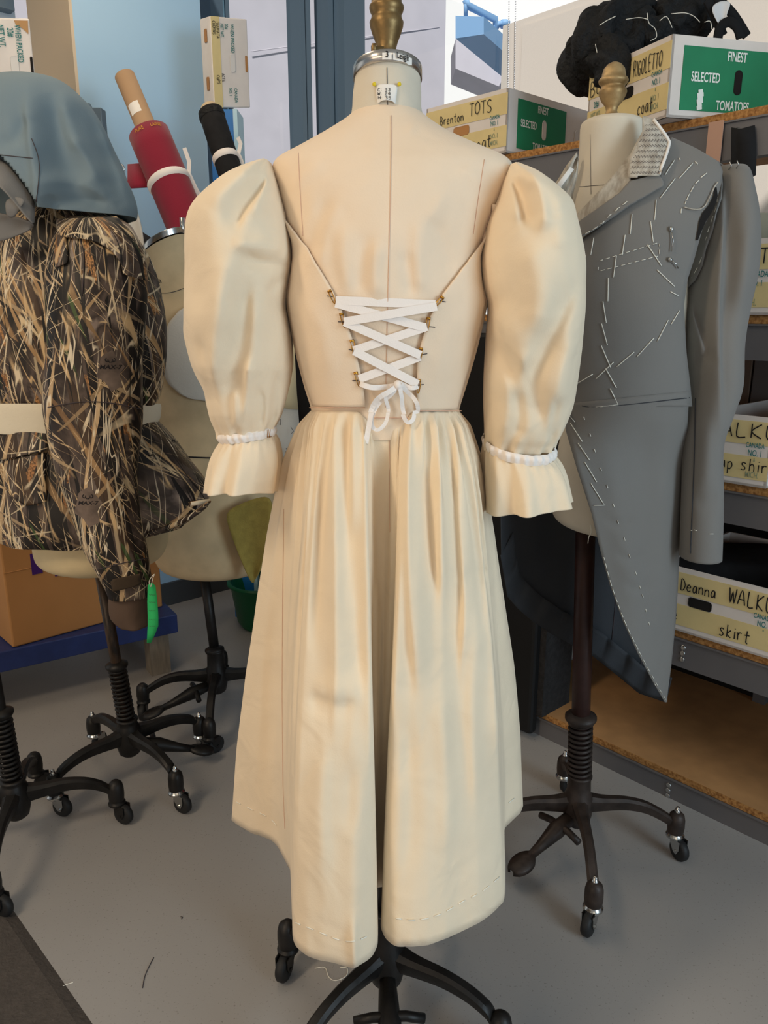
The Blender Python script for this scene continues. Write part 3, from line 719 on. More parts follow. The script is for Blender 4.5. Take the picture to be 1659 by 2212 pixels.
for path in ([(1526, 0, 2.25), (1545, 40, 2.26), (1560, 78, 2.26)], [(1540, -8, 2.3), (1580, 30, 2.3), (1612, 80, 2.3)], [(1552, 82, 2.24), (1558, 58, 2.24), (1576, 46, 2.24), (1594, 58, 2.24), (1602, 82, 2.24)]):
    pp = [P(*q) for q in catmull(path, 5)]; k.ribbon(pp, .024, Vector((.2, -1, .1)))
ob = tag(k.build('black_band', 'black_cloth', thick=.006), 'thick black bands looping out of the open tomato carton on the top shelf', 'band')
k = MB(); rows = [[(1422, 2), (1440, -8), (1470, -10), (1490, 4)], [(1428, 18), (1445, 22), (1465, 14), (1485, 18)], [(1432, 38), (1440, 34), (1450, 26), (1460, 22)]]
k.grid([[P(x, y, 2.34 + .02 * (j % 2)) for j, (x, y) in enumerate(r)] for r in rows]); tag(k.build('plastic_bag', 'plastic_bag', thick=.001, subsurf=2), 'translucent bag behind the black costume on the top shelf', 'bag')
k = MB(); rows = [[(1535, 12), (1560, 0), (1582, 4)], [(1540, 32), (1560, 24), (1572, 22)], [(1556, 60), (1562, 54), (1566, 50)]]
k.grid([[P(x, y, 2.24 + .012 * (j % 2)) for j, (x, y) in enumerate(r)] for r in rows]); tag(k.build('plastic_bag', 'plastic_bag', thick=.001, subsurf=2), 'white scrap between the black bands on the top shelf', 'bag')

# lower cartons
def front_carton(label, px_l, px_r, py, z, h, **kw):
    """label end flush with the shelf front, right corner at px_r"""
    pr = PN(px_r, py, N1, SHN - .01); pl = PN(px_l, py, N1, SHN - .01); w = (pl - pr).length
    o = Vector((pl.x, pl.y, z + .001)); return carton(label, o, D1 * -1, N1, w, .45, h, **kw), o, w
rW, oW, wW = front_carton('white carton marked up shirt beside the grey coat sleeve', 1500, 1655, 1030, LV[2], .172,
    writing=[('WALKURE', .12, .70, .034, .036, .0032), ('up shirt', .34, .22, .030, .020, .0026)], hole=None,
    prints=(('CANADA', .80, .56, .012, 'teal_ink'), ('NO. 1', .81, .44, .015, 'teal_ink'), ('&', .81, .36, .009, 'faded_ink'), ('MICH.', .80, .13, .014, 'faded_ink')))
rD, oD, wD = front_carton('white carton marked skirt on the second lowest shelf', 1400, 1692, 1400, LV[3], .180,
    writing=[('Deanna', .21, .67, .030, .0165, .0028), ('WALKURE', .56, .68, .040, .023, .0032), ('ae', .12, .18, .030, .018, .0028), ('skirt', .52, .14, .034, .0185, .003)], hole=(.36, .51, 'hole'),
    prints=(('CANADA', .80, .55, .013, 'teal_ink'), ('NO. 1', .81, .44, .015, 'teal_ink'), ('o', .81, .38, .007, 'teal_ink')))
rO, oO, wO = front_carton('white carton on the middle shelf right of the grey sleeve top', 1500, 1700, 660, LV[1], .172,
    writing=[('RIGOLETTO', .02, .68, .034, .0265, .003)], hole=None,
    prints=(('CANADA', .66, .50, .014, 'teal_ink'), ('NO. 1', .66, .38, .014, 'teal_ink'), ('MICH.', .60, .12, .016, 'faded_ink')))
# grey-green box lying on top of it, dull boxes behind
o_ = PN(1500, 500, N1, SHN + .03); pr = PN(1720, 500, N1, SHN + .03)
k = MB(); k.box(Vector((o_.x, o_.y, LV[1] + .176)), pr - o_, N1 * .4, UP * .07); 
M['sage'] = mat('sage_box', rgb(150, 156, 146), 0.8); M['dull'] = mat('dull_brown_box', rgb(120, 100, 84), 0.85); M['dull_grey'] = mat('dull_grey_box', rgb(110, 102, 98), 0.85)
tag(k.build('storage_box', 'sage', smooth=False, bevel=.003), 'flat sage green box on top of the middle shelf carton', 'box')
for x0, x1, m, lab, nn in ((1440, 1618, 'dull', 'brown box behind the carton marked up shirt', .16), (1621, 1720, 'dull_grey', 'grey brown box at the right behind the carton marked up shirt', .15)):
    a_ = PN(x0, 850, N1, SHN + .46 + nn * .1); b_ = PN(x1, 850, N1, SHN + .46 + nn * .1)
    k = MB(); k.box(Vector((a_.x, a_.y, LV[2] + .002)), b_ - a_, N1 * .14, UP * .285); tag(k.build('storage_box', m, smooth=False, bevel=.003), lab, 'box')
# dark garments piled behind the skirt carton
k = loft([prow(1190, 1480, 1720, 2.12, .08), prow(1205, 1440, 1740, 2.12, .12), prow(1260, 1420, 1760, 2.12, .14), prow(1310, 1420, 1760, 2.12, .14)], n=40, sub=4, cap0=True, disp=.03, dscale=9)
tag(k.build('folded_garment', 'black_cloth'), 'black garments piled in the carton marked skirt', 'clothing')
# tomato carton deep on the bottom shelf
oB = PN(1172, 1470, N1, SHN + .30); oB = PZ(1160, 1452, LV[4] + .001)
eyB = (PZ(1330, 1393, LV[4]) - PZ(1160, 1452, LV[4])).normalized(); exB = Vector((eyB.y, -eyB.x, 0))
rB = carton('white tomato carton deep on the bottom shelf behind the maroon pole', oB - exB * .31, exB, eyB, .31, .44, .172, end_face=False)
green_face(rB, oB, eyB, .44, .172, exB, x0=.02, x1=.36, slot='hole', slot2='hole', tomato=False)
k = MB(); type_text(k, 'TO', oB + exB * .003 + eyB * .225 + UP * .045, eyB, UP, .026, .8); k.build('printed_lettering', 'red_ink', rB, smooth=False)

# charcoal foam slab and tall black panel at the end of the shelves
k = MB(); t0 = PZ(1165, 1545, .0); a_ = PN(1122, 1560, N1, SHN - .03); b_ = PN(1172, 1545, N1, SHN - .03)
oriented(k, SHN - .03, D1.dot(PN(1171, 1540, N1, SHN - .03)), .085, SHN + .12, D1.dot(PN(1158, 1540, N1, SHN - .03)), .50)
tag(k.build('foam_slab', 'foam', smooth=False), 'upright charcoal foam slab with a ragged edge in the bottom shelf bay', 'foam')
k = MB(); dA = D1.dot(PN(1158, 1540, N1, SHN - .035)); oriented(k, SHN - .06, dA + .002, .02, SHN - .02, dA + .35, 1.30); 
tag(k.build('black_board', 'black_panel', smooth=False, bevel=.012), 'tall black board leaning at the shelf front behind the cream dress', 'board')
# ================================================================== LEFT BACKGROUND
# blue board with a carton on top, by the window
def col_box(name, m, x0, x1, z0, z1, Y, depth_, label, cat):
    k = MB(); a_ = P(x0, 300, Y); b_ = P(x1, 300, Y)
    k.box(Vector((a_.x, Y, z0)), Vector((b_.x - a_.x, 0, 0)), Vector((0, depth_, 0)), UP * (z1 - z0)); return tag(k.build(name, m, smooth=False, bevel=.003), label, cat)
YB = 3.32
zt = P(480, 236, YB).z
bl = thing('cabinet', 'tall narrow bright blue cabinet standing by the window', 'cabinet', Vector((P(485, 400, YB).x, YB, 0)))
k = MB(); xl, xr = P(455, 300, YB).x, P(506, 300, YB).x; k.box((xl, YB, 0), Vector((xr - xl, 0, 0)), Vector((0, .14, 0)), UP * zt); k.build('cabinet_body', 'blue_board', bl, smooth=False)
xr2 = P(515, 300, YB).x; k = MB(); k.box((xr, YB - .005, 0), Vector((xr2 - xr, 0, 0)), Vector((0, .14, 0)), UP * zt); k.build('edge_strip', 'frame_light', bl, smooth=False)
k = MB(); k.lathe([(.008, 0), (.008, .004)], (P(476, 243, YB).x, YB, zt - .02), (0, -1, 0), 10); k.build('screw', 'chrome', bl)
# carton standing on its side on the cabinet (label side turned to us, lettering runs downwards)
def standing_carton(label, pBL, pBR, pFL, z0, z1, lines, slots, tape_u=None, group='standing tomato cartons'):
    """front face from pBL to pBR (plan points), side face from pBL to pFL"""
    r = thing('carton', label, 'box', Vector((pBL.x, pBL.y, z0)), group)
    ex = (pBR - pBL); ey = (pFL - pBL); U = UP * (z1 - z0); b0 = Vector((pBL.x, pBL.y, z0))
    k = MB(); k.box(b0, ex, ey, U); k.build('carton_body', 'carton', r, smooth=False, bevel=.004)
    nrm = Vector((ex.y, -ex.x, 0)).normalized()
    if nrm.dot(-b0) < 0: nrm = -nrm
    e = ex.normalized(); w = ex.length; h = z1 - z0
    if tape_u:
        k = MB(); k.box(b0 + ex * tape_u[0] + nrm * .0015 , ex * (tape_u[1] - tape_u[0]), -nrm * .001, U); k.build('tape_strip', 'tape', r, smooth=False)
    for s, u, v, hh, m, hand in lines:
        k = MB(); o_ = b0 + ex * u + U * v + nrm * .003
        if hand: handwriting(k, s, o_, -UP, e, hh, hh * .62, .0016, nrm)
        else: type_text(k, s, o_, -UP, e, hh, align='LEFT')
        k.build('marker_lettering' if hand else 'printed_lettering', m, r, smooth=False)
    for u, v, ww, hh, m in slots: hole_slot(r, b0 + ex * u + U * v + nrm * .0022, e, UP, ww, hh, nrm, m, min(ww, hh) * .3)
    return r, b0, ex, ey, U
z1 = P(470, 45, YB).z
zb = zt + .001
A_ = P(463, 236, YB - .02); B_ = P(541, 236, YB + .10); C_ = P(442, 236, YB + .09)
r_, b0, ex, ey, U = standing_carton('white tomato carton standing on the blue cabinet by the window', A_, B_, C_, zb, z1 + .01,
    [('WHEN PACKED', .52, .93, .016, 'teal_ink', 0), ('20#', .38, .93, .014, 'teal_ink', 0), ('NET WT.', .26, .93, .014, 'teal_ink', 0), ('TRAVIATA', .15, .95, .013, 'ink', 1), ('CHORUS', .05, .95, .013, 'ink', 1), ('CUPS', .10, .36, .013, 'ink', 1), ('ACTS', .24, .38, .012, 'ink', 1), ('CANADA', .56, .22, .014, 'teal_ink', 0), ('NO. 1', .42, .22, .013, 'teal_ink', 0)],
    [(.55, .50, .022, .062, 'slot_light'), (.93, .5, .010, .055, 'cardboard')], (.02, .24))
nl = Vector((-ey.y, ey.x, 0)).normalized(); nl = nl if nl.x < 0 else -nl
for v in (.80, .27): hole_slot(r_, b0 + ey * .45 + U * v + nl * .0022, ey.normalized(), UP, .03, .045, nl, 'cardboard', .004)
# far-left carton on the garment rack
YL = 2.55
zr = P(190, 232, 3.12).z
rack = thing('garment_rack', 'blue grey steel garment rack behind the hooded camouflage jacket', 'rack', Vector((P(206, 300, 3.12).x, 3.12, 0)))
px0 = P(191, 300, 3.12); k = MB(); xa, xb = P(192, 300, 3.12).x, P(224, 300, 3.12).x
k.box((xa, 3.12, 0), Vector((xb - xa, 0, 0)), Vector((0, .05, 0)), UP * zr); k.build('post', 'rack_grey', rack, smooth=False, bevel=.003)
k = MB(); k.box((xa - 1.5, 3.12, 0), Vector((xb - xa, 0, 0)), Vector((0, .05, 0)), UP * zr); k.build('post', 'rack_grey', rack, smooth=False)
k = MB(); zp = P(190, 245, 3.145).z; k.tube([(xa - 1.5, 3.145, zp), (xa + .01, 3.145, zp)], .022, 16); k.build('rail', 'rack_grey', rack)
k = MB(); k.lathe([(.034, -.012), (.034, .012)], (xa - .006, 3.145, zp), (1, 0, 0), 16); k.build('rail_socket', 'rack_grey', rack)
xo = P(65, 100, YL); zo = P(65, 172, YL).z - .10
k = MB(); k.box((xa - 1.5, 2.5, zo - .02), Vector((1.42, 0, 0)), Vector((0, .66, 0)), UP * .02); k.build('rack_shelf', 'rack_grey', rack, smooth=False)
A_ = P(-90, 170, YL - .02); B_ = P(76, 170, YL + .05); C_ = P(-70, 170, YL + .36)
r_, b0, ex, ey, U = standing_carton('white tomato carton with a torn corner standing at the upper left', A_, B_, C_, zo + .001, P(60, 42, YL).z,
    [('WHEN PACKED', .80, .93, .016, 'teal_ink', 0), ('20#', .70, .90, .017, 'teal_ink', 0), ('NET WT.', .58, .93, .017, 'teal_ink', 0), ('9.1 K.', .45, .90, .016, 'teal_ink', 0)],
    [(.75, .46, .022, .075, 'slot_light'), (.975, .45, .007, .075, 'hole')])
k = MB(); nr = Vector((ex.y, -ex.x, 0)).normalized(); e = ex.normalized(); c = b0 + ex + U
pts = [c + nr * .002 - e * .004 - UP * .006, c + nr * .002 - e * .042 - UP * .006, c + nr * .002 - e * .038 - UP * .018, c + nr * .002 - e * .022 - UP * .026, c + nr * .002 - e * .006 - UP * .042]
k.cap(pts); k.build('torn_corner', 'carton_edge', r_, smooth=False)
# wire hangers with a pale garment glimpsed at the rack
k = MB(); pts = [(212, 292), (214, 285), (220, 290), (222, 310), (223, 325)]
k.tube([P(x, y, 2.62) for x, y in smooth_px(pts, 4)], .0025, 6); k.tube([P(x, y, 2.62) for x, y in smooth_px([(225, 330), (240, 345), (262, 355), (268, 365), (262, 378), (248, 380)], 4)], .0025, 6)
tag(k.build('wire_hanger', 'chrome'), 'bent wire hanger poking out right of the blue grey hood', 'hanger')
k = MB(); k.tube([P(x, y, 2.72) for x, y in smooth_px([(168, 232), (178, 230), (184, 240), (183, 250)], 4)], .003, 6)
tag(k.build('hanger_hook', 'chrome'), 'wire hook over the rail of the garment rack', 'hanger')
k = MB(); g = [[(226, 324), (236, 320), (246, 326)], [(232, 345), (240, 340), (248, 345)], [(240, 400), (258, 400), (272, 398)], [(270, 470), (285, 470), (300, 465)], [(285, 530), (298, 530), (311, 522)], [(290, 640), (305, 640), (318, 640)]]
k.grid([[P(x, y, 2.66 + .02 * (j % 2)) for j, (x, y) in enumerate(r)] for r in g])
tag(k.build('white_garment', 'white_felt', thick=.004, subsurf=2), 'strip of white garment hanging behind the hood on the rack', 'garment')
k = MB(); k.tube([P(306, 508, 2.9), P(318, 520, 2.88), P(332, 530, 2.86)], [.012, .018, .012], 8)
tag(k.build('coat_hanger', 'black_cloth'), 'end of a black hanger beside the steel capped form', 'hanger')

# fabric rolls leaning on the pillar
def roll(name, label, p_top, p_bot, r, core_top, core_r, m, core_m, bands, Yt, Yb, group=None):
    t = P(*p_top, Yt); b_ = P(*p_bot, Yb); ax = (t - b_).normalized(); b_ = b_ - ax * (b_.z - .03) / ax.z
    R = thing(name, label, 'fabric roll', Vector((b_.x, b_.y, 0)), group)
    L_ = (t - b_).length
    k = MB(); k.lathe([(core_r + .002, L_ - .001), (r * .8, L_ + .004), (r, L_), (r, L_ * .97), (r * 1.01, L_ * .7), (r * .99, L_ * .4), (r, 0)], b_, ax, 32, False); k.build('cloth', m, R)
    ct = core_top
    k = MB(); k.lathe([(core_r * .84, L_ - .1), (core_r * .84, L_ + ct), (core_r, L_ + ct), (core_r, .02)], b_, ax, 28, False); k.build('core', core_m, R)
    for z, w in bands:
        k = MB(); k.lathe([(r * 1.0, z - w), (r * 1.05, z - w * .6), (r * 1.06, z + w * .4), (r * 1.0, z + w)], b_, ax, 28, False); k.build('tie', 'ribbon', R)
    return R, b_, ax, L_
R1, b1, ax1, L1 = roll('fabric_roll', 'crimson fabric roll on a long bare cardboard tube', (322, 290), (412, 505), .072, .235, .036, 'red_cloth', 'tube', [], 2.98, 2.86)
hz = lambda py, b_, ax, L_: None
def along(R, px, py, b_, ax):
    # parameter on the axis nearest to a pixel ray
    d = ray(px, py).normalized(); w0 = EYE - b_; a = d.dot(d); b2 = d.dot(ax); c = 1.0; d2 = d.dot(w0); e2 = ax.dot(w0)
    return (a * e2 - b2 * d2) / (a * c - b2 * b2)
s_tie = along(R1, 368, 393, b1, ax1)
k = MB(); k.lathe([(.0725, s_tie - .016), (.077, s_tie - .01), (.078, s_tie + .006), (.0725, s_tie + .012)], b1, ax1 , 28, False); k.build('tie', 'ribbon', R1)
side = Vector((1, 0, 0)); side = (side - ax1 * side.dot(ax1)).normalized(); toward = ax1.cross(side); toward = toward if toward.y < 0 else -toward
k = MB(); q = b1 + ax1 * s_tie + side * .074
k.ribbon([q, q + side * .02 - UP * .05, q + side * .05 - UP * .12, q + side * .075 - UP * .17], .018, Vector((0, -1, 0))); k.ribbon([q, q + side * .005 + UP * .04, q - side * .01 + UP * .09], .014, Vector((0, -1, 0))); k.build('tie_end', 'ribbon', R1, thick=.0012, smooth=False)
k = MB(); q = b1 + ax1 * (s_tie + .055) - side * .066
k.grid([[q - side * .045 + ax1 * .065, q + ax1 * .05], [q - side * .075 + ax1 * -.01, q - ax1 * .02], [q - side * .07 - ax1 * .02, q - ax1 * .045 ]]); k.build('loose_flap', 'red_cloth', R1, thick=.004)
k = MB(); cyl_p = []
def on_cyl(b_, ax, r, s, ang): return b_ + ax * s + (toward * cos(ang) + side * sin(ang)) * r
tmp = MB(); type_text(tmp, 'PURE      LAINE', Vector((0, 0, 0)), Vector((1, 0, 0)), Vector((0, 1, 0)), .013, .8)
k = MB(); k.v = [on_cyl(b1, ax1, .0735, L1 - .022 + v.y, v.x / .0735 + .15) for v in tmp.v]; k.f = tmp.f
M['gold'] = mat('gold_print', rgb(200, 140, 50), .6); k.build('printed_lettering', 'gold', R1, smooth=False)
k = MB(); s_ = L1 + .09; k.grid([[on_cyl(b1, ax1, .0368, s_ + dz, a) for a in (-.9, -.5, -.1, .3)] for dz in (-.022, .02)]); k.build('tape_scrap', 'paper', R1)
R2, b2_, ax2, L2 = roll('fabric_roll', 'black fabric roll on a wooden core leaning by the blue cabinet', (455, 242), (505, 395), .046, .022, .030, 'black_cloth', 'tan_wood', [], 3.12, 3.02)
s2 = along(R2, 487, 343, b2_, ax2)
k = MB(); k.lathe([(.0463, s2 - .014), (.049, s2 - .01), (.049, s2 + .008), (.0463, s2 + .012)], b2_, ax2, 28, False); k.build('tie', 'ribbon', R2)
k = MB(); q = b2_ + ax2 * s2 + side * .05; k.ribbon([q, q + side * .01 + UP * .03, q + side * .0 + UP * .055], .014, Vector((0, -1, 0))); k.ribbon([q, q + side * .012 - UP * .03, q + side * .014 - UP * .05], .012, Vector((0, -1, 0))); k.build('tie_end', 'ribbon', R2, thick=.0012, smooth=False)
k = MB(); k.lathe([(.047, L2 - .03), (.0485, L2 - .02), (.047, L2 - .008)], b2_, ax2, 40, False); k.build('frayed_edge', 'fur', R2)

# low blue platform with grey legs and the brown shipping box on it
zp = .245
c1 = PZ(383, 1330, zp); c2 = PZ(0, 1412, zp)                  # near top edge... right end and left end
zpb = .165
fr = PZ(384, 1345, .21); fl = PZ(0, 1430, .21)
dirp = (fl - fr); dirp.z = 0; dirp.normalize(); perp = Vector((-dirp.y, dirp.x, 0)); perp = perp if perp.y > 0 else -perp
pl = thing('platform', 'low dark blue painted wooden platform under the brown shipping box', 'platform', Vector((fr.x, fr.y, 0)))
k = MB(); k.box(Vector((fr.x, fr.y, .17)), dirp * 1.5, perp * .56, UP * .075); k.build('platform_deck', 'blue_paint', pl, smooth=False, bevel=.004)
for s in (.03, 1.35):
    for q in (.03, .45):
        k = MB(); k.box(Vector((fr.x, fr.y, 0)) + dirp * s + perp * q, dirp * .075, perp * .075, UP * .17); k.build('leg', 'ply', pl, smooth=False)
bx = thing('shipping_box', 'large brown cardboard shipping box on the dark blue platform', 'box', PZ(28, 1400, zp))
q0 = PZ(28, 1400, zp + .001); q1 = PZ(352, 1310, zp + .001); exb = q1 - q0; exb.z = 0; eyb = Vector((-exb.y, exb.x, 0)).normalized(); hb = .40
back_l = -exb.normalized()
k = MB(); 
k.box(q0, exb, eyb * .46, UP * hb); k.build('box_body', 'cardboard', bx, smooth=False, bevel=.006)
nb = -eyb; eb = exb.normalized()
for px_, py_, w, h in ((78, 1217, .035, .075), (128, 1228, .035, .05)):
    d = ray(px_, py_); t = (eyb.dot(q0 - EYE)) / eyb.dot(d); p = EYE + d * t
    k = MB(); k.box(p + nb * .001 - eb * w / 2 - UP * h / 2, eb * w, nb * .0015, UP * h); k.build('printed_mark', 'purple', bx, smooth=False)
k = MB(); k.tube([q0 + UP * .27 + nb * .001, q0 + exb + UP * .27 + nb * .001], .0012, 5); k.build('crease', 'cardboard', bx)
# yellowish cloth edge at the far left and the green bin
k = loft([prow(985, -60, 14, 1.95, .04), prow(1010, -60, 18, 1.95, .04), prow(1040, -60, 16, 1.95, .04), prow(1062, -60, 4, 1.95, .03)], n=24, sub=3, cap0=True, cap1=True)
tag(k.build('cloth_edge', 'tape'), 'edge of a yellowish cloth at the far left beside the camouflage jacket', 'cloth')
bn = thing('waste_bin', 'green plastic bin on the floor behind the cream skirt', 'bin', PZ(572, 1348, 0))
cb = PZ(572, 1348, 0); k = MB(); k.lathe([(.10, 0), (.12, .03), (.145, .20), (.15, .205), (.14, .205), (.11, .03), (.0, .03)], cb, UP, 32, False); k.build('bin_body', 'bin_green', bn)
k = MB(); k.lathe([(.143, .195), (.158, .20), (.158, .212), (.143, .212)], cb, UP, 32, False); k.build('bin_rim', 'bin_green', bn)

# dark cushioned floor mat at the lower left
e0 = PZ(0, 1925, 0); e1 = PZ(200, 2212, 0); dm = (e1 - e0).normalized(); pm = Vector((dm.y, -dm.x, 0)); pm = pm if pm.x < 0 else -pm
k = MB(); s0 = e0 - dm * .15; ln = 1.6
k.grid([[s0, s0 + dm * ln], [s0 + pm * .025 + UP * .009, s0 + dm * ln + pm * .025 + UP * .009], [s0 + pm * .9 + UP * .009, s0 + dm * ln + pm * .9 + UP * .009], [s0 + pm * .9, s0 + dm * ln + pm * .9]])
tag(k.build('floor_mat', 'mat_rubber', smooth=False), 'dark pebbled rubber floor mat at the lower left', 'mat')
# ================================================================== CAST IRON STANDS
def stand(root, cx, cy, angles, R, m, pole, pole_r, pole_m, spring=None, collar_z=None, pedal=None, nut=True, hub_top=.25, caster_yaw=None):
    """angles: plan directions of the four arms (radians, 0 = +X)"""
    c = Vector((cx, cy, 0))
    k = MB(); k.lathe([(.018, .085), (.030, .095), (.036, .12), (.036, .17), (.030, .185), (.028, hub_top - .01), (.031, hub_top - .005), (.031, hub_top), (.02, hub_top)], c, UP, 28); k.build('hub', m, root)
    for i, a in enumerate(angles):
        d = Vector((cos(a), sin(a), 0)); s = Vector((-sin(a), cos(a), 0))
        prof = catmull([(.020, .152, .022, .050), (.06, .150, .0165, .038), (.12, .150, .0135, .033), (.17, .140, .013, .030), (.21, .120, .013, .028), (R - .012, .098, .013, .027)], 4)
        k = MB(); rings = []
        for r, z, hw, hh in prof:
            r = r if r < .2 else .2 + (r - .2)
            o = c + d * r + UP * z
            rings.append([o + s * hw * x + UP * (hh / 2) * y for x, y in ((-.55, 1), (.55, 1), (1, .6), (.85, -.2), (.5, -1), (-.5, -1), (-.85, -.2), (-1, .6))])
        k.grid(rings, True); k.cap(rings[0]); k.cap(rings[-1])
        e = c + d * R
        k.lathe([(.006, .066), (.020, .068), (.0215, .085), (.021, .105), (.018, .118), (.010, .126), (.0, .128)], e, UP, 20, False)
        leg = k.build('leg', m, root, smooth='auto')
        if nut:
            k = MB(); k.lathe([(.0075, .124), (.0075, .131), (.0055, .132), (.0055, .138), (.003, .141), (0, .1415)], e, UP, 10, False); k.build('cap_nut', 'chrome', leg)
        ya = (caster_yaw[i] if caster_yaw else a + 2.2); f = Vector((cos(ya), sin(ya), 0)); w = Vector((-sin(ya), cos(ya), 0)); ax = e + f * .020 + UP * .0285
        k = MB(); k.lathe([(.020, .053), (.023, .056), (.023, .061), (.020, .064), (.018, .067)], e, UP, 20)
        for sg in (-1, 1):
            b = len(k.v); pts = [(-.020, .030), (.012, .030), (.012, .008), (.004, -.008), (-.006, -.006), (-.020, .014)]
            for t in (.0125, .0145): k.v.extend(ax + f * x + UP * z + w * sg * t for x, z in pts)
            n = len(pts); k.f.append(tuple(b + j for j in range(n))); k.f.append(tuple(b + n + j for j in range(n)))
            k.f.extend((b + j, b + (j + 1) % n, b + n + (j + 1) % n, b + n + j) for j in range(n))
        k.tube([ax - w * .017, ax + w * .017], .004, 8)
        k.build('caster_fork', 'chrome' if nut else m, leg, smooth='auto')
        k = MB(); k.lathe([(.010, -.0105), (.024, -.0105), (.0285, -.006), (.0285, .006), (.024, .0105), (.010, .0105)], ax, w, 28); k.build('caster_wheel', 'rubber', leg)
    base = c + UP * (hub_top - .03)
    k = MB(); k.tube([base] + [Vector(p) for p in pole], pole_r, 20); k.build('pole', pole_m, root)
    axd = (Vector(pole[0]) - base).normalized()
    at = lambda z: base + axd * ((z - base.z) / axd.z)
    if spring:
        z0, z1, turns, rr = spring; k = MB(); n = int(turns * 16)
        k.tube([at(z0 + (z1 - z0) * i / n) + Vector((rr * cos(i * pi / 8), rr * sin(i * pi / 8), 0)) for i in range(n + 1)], .0045, 8); k.build('spring', m, root)
    if collar_z:
        k = MB(); k.lathe([(pole_r, -.016), (pole_r + .010, -.014), (pole_r + .016, -.004), (pole_r + .016, .003), (pole_r + .006, .008), (pole_r, .012)], at(collar_z), axd, 28); k.build('collar', m, root)
    if pedal:
        a, L_ = pedal; d = Vector((cos(a), sin(a), 0)); s = Vector((-sin(a), cos(a), 0))
        k = MB(); k.tube([c + d * .02 + UP * .12, c + d * (L_ * .35) + UP * .10, c + d * (L_ * .62) + UP * .075, c + d * (L_ * .78) + UP * .062], [.016, .022, .013, .010], 12)
        k.tube([c + d * (L_ * .3) - s * .065 + UP * .10, c + d * (L_ * .3) - s * .03 + UP * .108, c + d * (L_ * .3) + s * .03 + UP * .108, c + d * (L_ * .3) + s * .065 + UP * .10], .009, 8)
        p = k.build('pedal', m, root)
        k = MB(); g = []
        for i in range(9):
            t = i / 8; hw = .030 * sqrt(max(.05, 1 - (2 * t - 1.05) ** 2)); o = c + d * (L_ * .72 + .075 * t) + UP * (.068 - .02 * t)
            g.append([o - s * hw - UP * .008, o - s * hw * .9 + UP * .002, o + UP * (.006 + .003 * (i % 2)), o + s * hw * .9 + UP * .002, o + s * hw - UP * .008])
        k.grid(g); k.build('foot_plate', m, p, thick=.006)
    return at
def finial(root, base, prof, n=36, m='finial'):
    k = MB(); k.lathe([(r, z) for r, z in prof], base, UP, n); return k.build('finial', m, root)

# ================================================================== MAIN FORM + CREAM DRESS
fx, fy = 0.0, 1.235
form = thing('dress_form', 'pale canvas dress form with steel neck cap and tall bronze finial, under the cream dress', 'dress form', (fx, fy, 0))
a0 = math.atan2(-.215, .409)
stand(form, fx + .005, fy, [a0, a0 + pi / 2 , a0 + pi, a0 - pi / 2 - .25], .235, 'iron', [(fx, fy, 1.0)], .017, 'iron', nut=False, hub_top=.26, pedal=(-pi / 2 + .05, .33), caster_yaw=[-.4, 1, -1.9, -2])
TORSO = [prow(246, 762, 911, 1.250, .056), prow(262, 742, 932, 1.245, .062), prow(290, 697, 976, 1.235, .072), prow(320, 642, 1040, 1.228, .082), prow(345, 597, 1094, 1.222, .090),
         prow(372, 588, 1104, 1.217, .100), prow(420, 600, 1086, 1.212, .108), prow(480, 616, 1060, 1.208, .112), prow(540, 629, 1040, 1.205, .115), prow(600, 623, 1045, 1.205, .115),
         prow(650, 618, 1052, 1.205, .113), prow(745, 634, 1031, 1.205, .104), prow(830, 656, 1006, 1.205, .095, .004), prow(884, 673, 990, 1.205, .092, .010)]
def shrink(rows, d, dry=None): 
    out = []
    for r in rows:
        A = Vector(r[3:6]); L_ = A.length; A = A * ((L_ - d) / L_); out.append(r[:3] + tuple(A) + (r[6] - (d if dry is None else dry), r[7]))
    return out
neck = [prow(168, 767, 908, 1.262, .052, .009), prow(185, 765, 909, 1.262, .052, .009), prow(210, 762, 910, 1.258, .054, .008), prow(240, 760, 911, 1.252, .055, .004)]
k = loft(neck + shrink(TORSO[1:], .006), n=72, sub=4, cap0=True)
nk_bvh = k.bvh()
k2 = loft(shrink(TORSO[-1:], .006) + [prow(920, 676, 986, 1.225, .075), prow(980, 662, 1000, 1.245, .068), prow(1060, 650, 1012, 1.255, .070), prow(1150, 655, 1008, 1.255, .070), prow(1185, 690, 980, 1.255, .05)], n=72, sub=4, cap1=True)
b_ = len(k.v); k.v += k2.v; k.f += [tuple(i + b_ for i in f) for f in k2.f]
torso_o = k.build('torso', 'canvas', form)
k = MB(); pts, nr = line_on(nk_bvh, [(836, 146), (838, 240)], .0006, 4, 1.2); k.tube(pts, .0004, 5); k.build('seam', 'dark_thread', torso_o)
cap_c = Vector(neck[0][:3]) - UP * .002; 
k = MB(); hw = Vector(neck[0][3:6]).length
nrm = Vector((0, -.020, -.052)).normalized(); nrm = Vector((0, .17, .985)).normalized()
ey_ = Vector((0, -.985, .17)); ex_ = Vector((1, 0, 0)); 
def cap_ring(r, z, ry=.055): return [cap_c + nrm * z + ex_ * (r * sin(t)) + ey_ * ((ry + r - hw) * cos(t)) for t in [i * 2 * pi / 56 for i in range(56)]]
g = [cap_ring(hw - .001, -.001), cap_ring(hw + .0025, -.001), cap_ring(hw + .0025, .0145), cap_ring(hw + .001, .0158), cap_ring(hw - .02, .0185)]
k.grid(g, True); k.cap(g[-1]); k.build('neck_cap', 'steel', form); cap_bvh = k.bvh()
fb = P(835, 116, 1.262); s = 1.18 / FPX
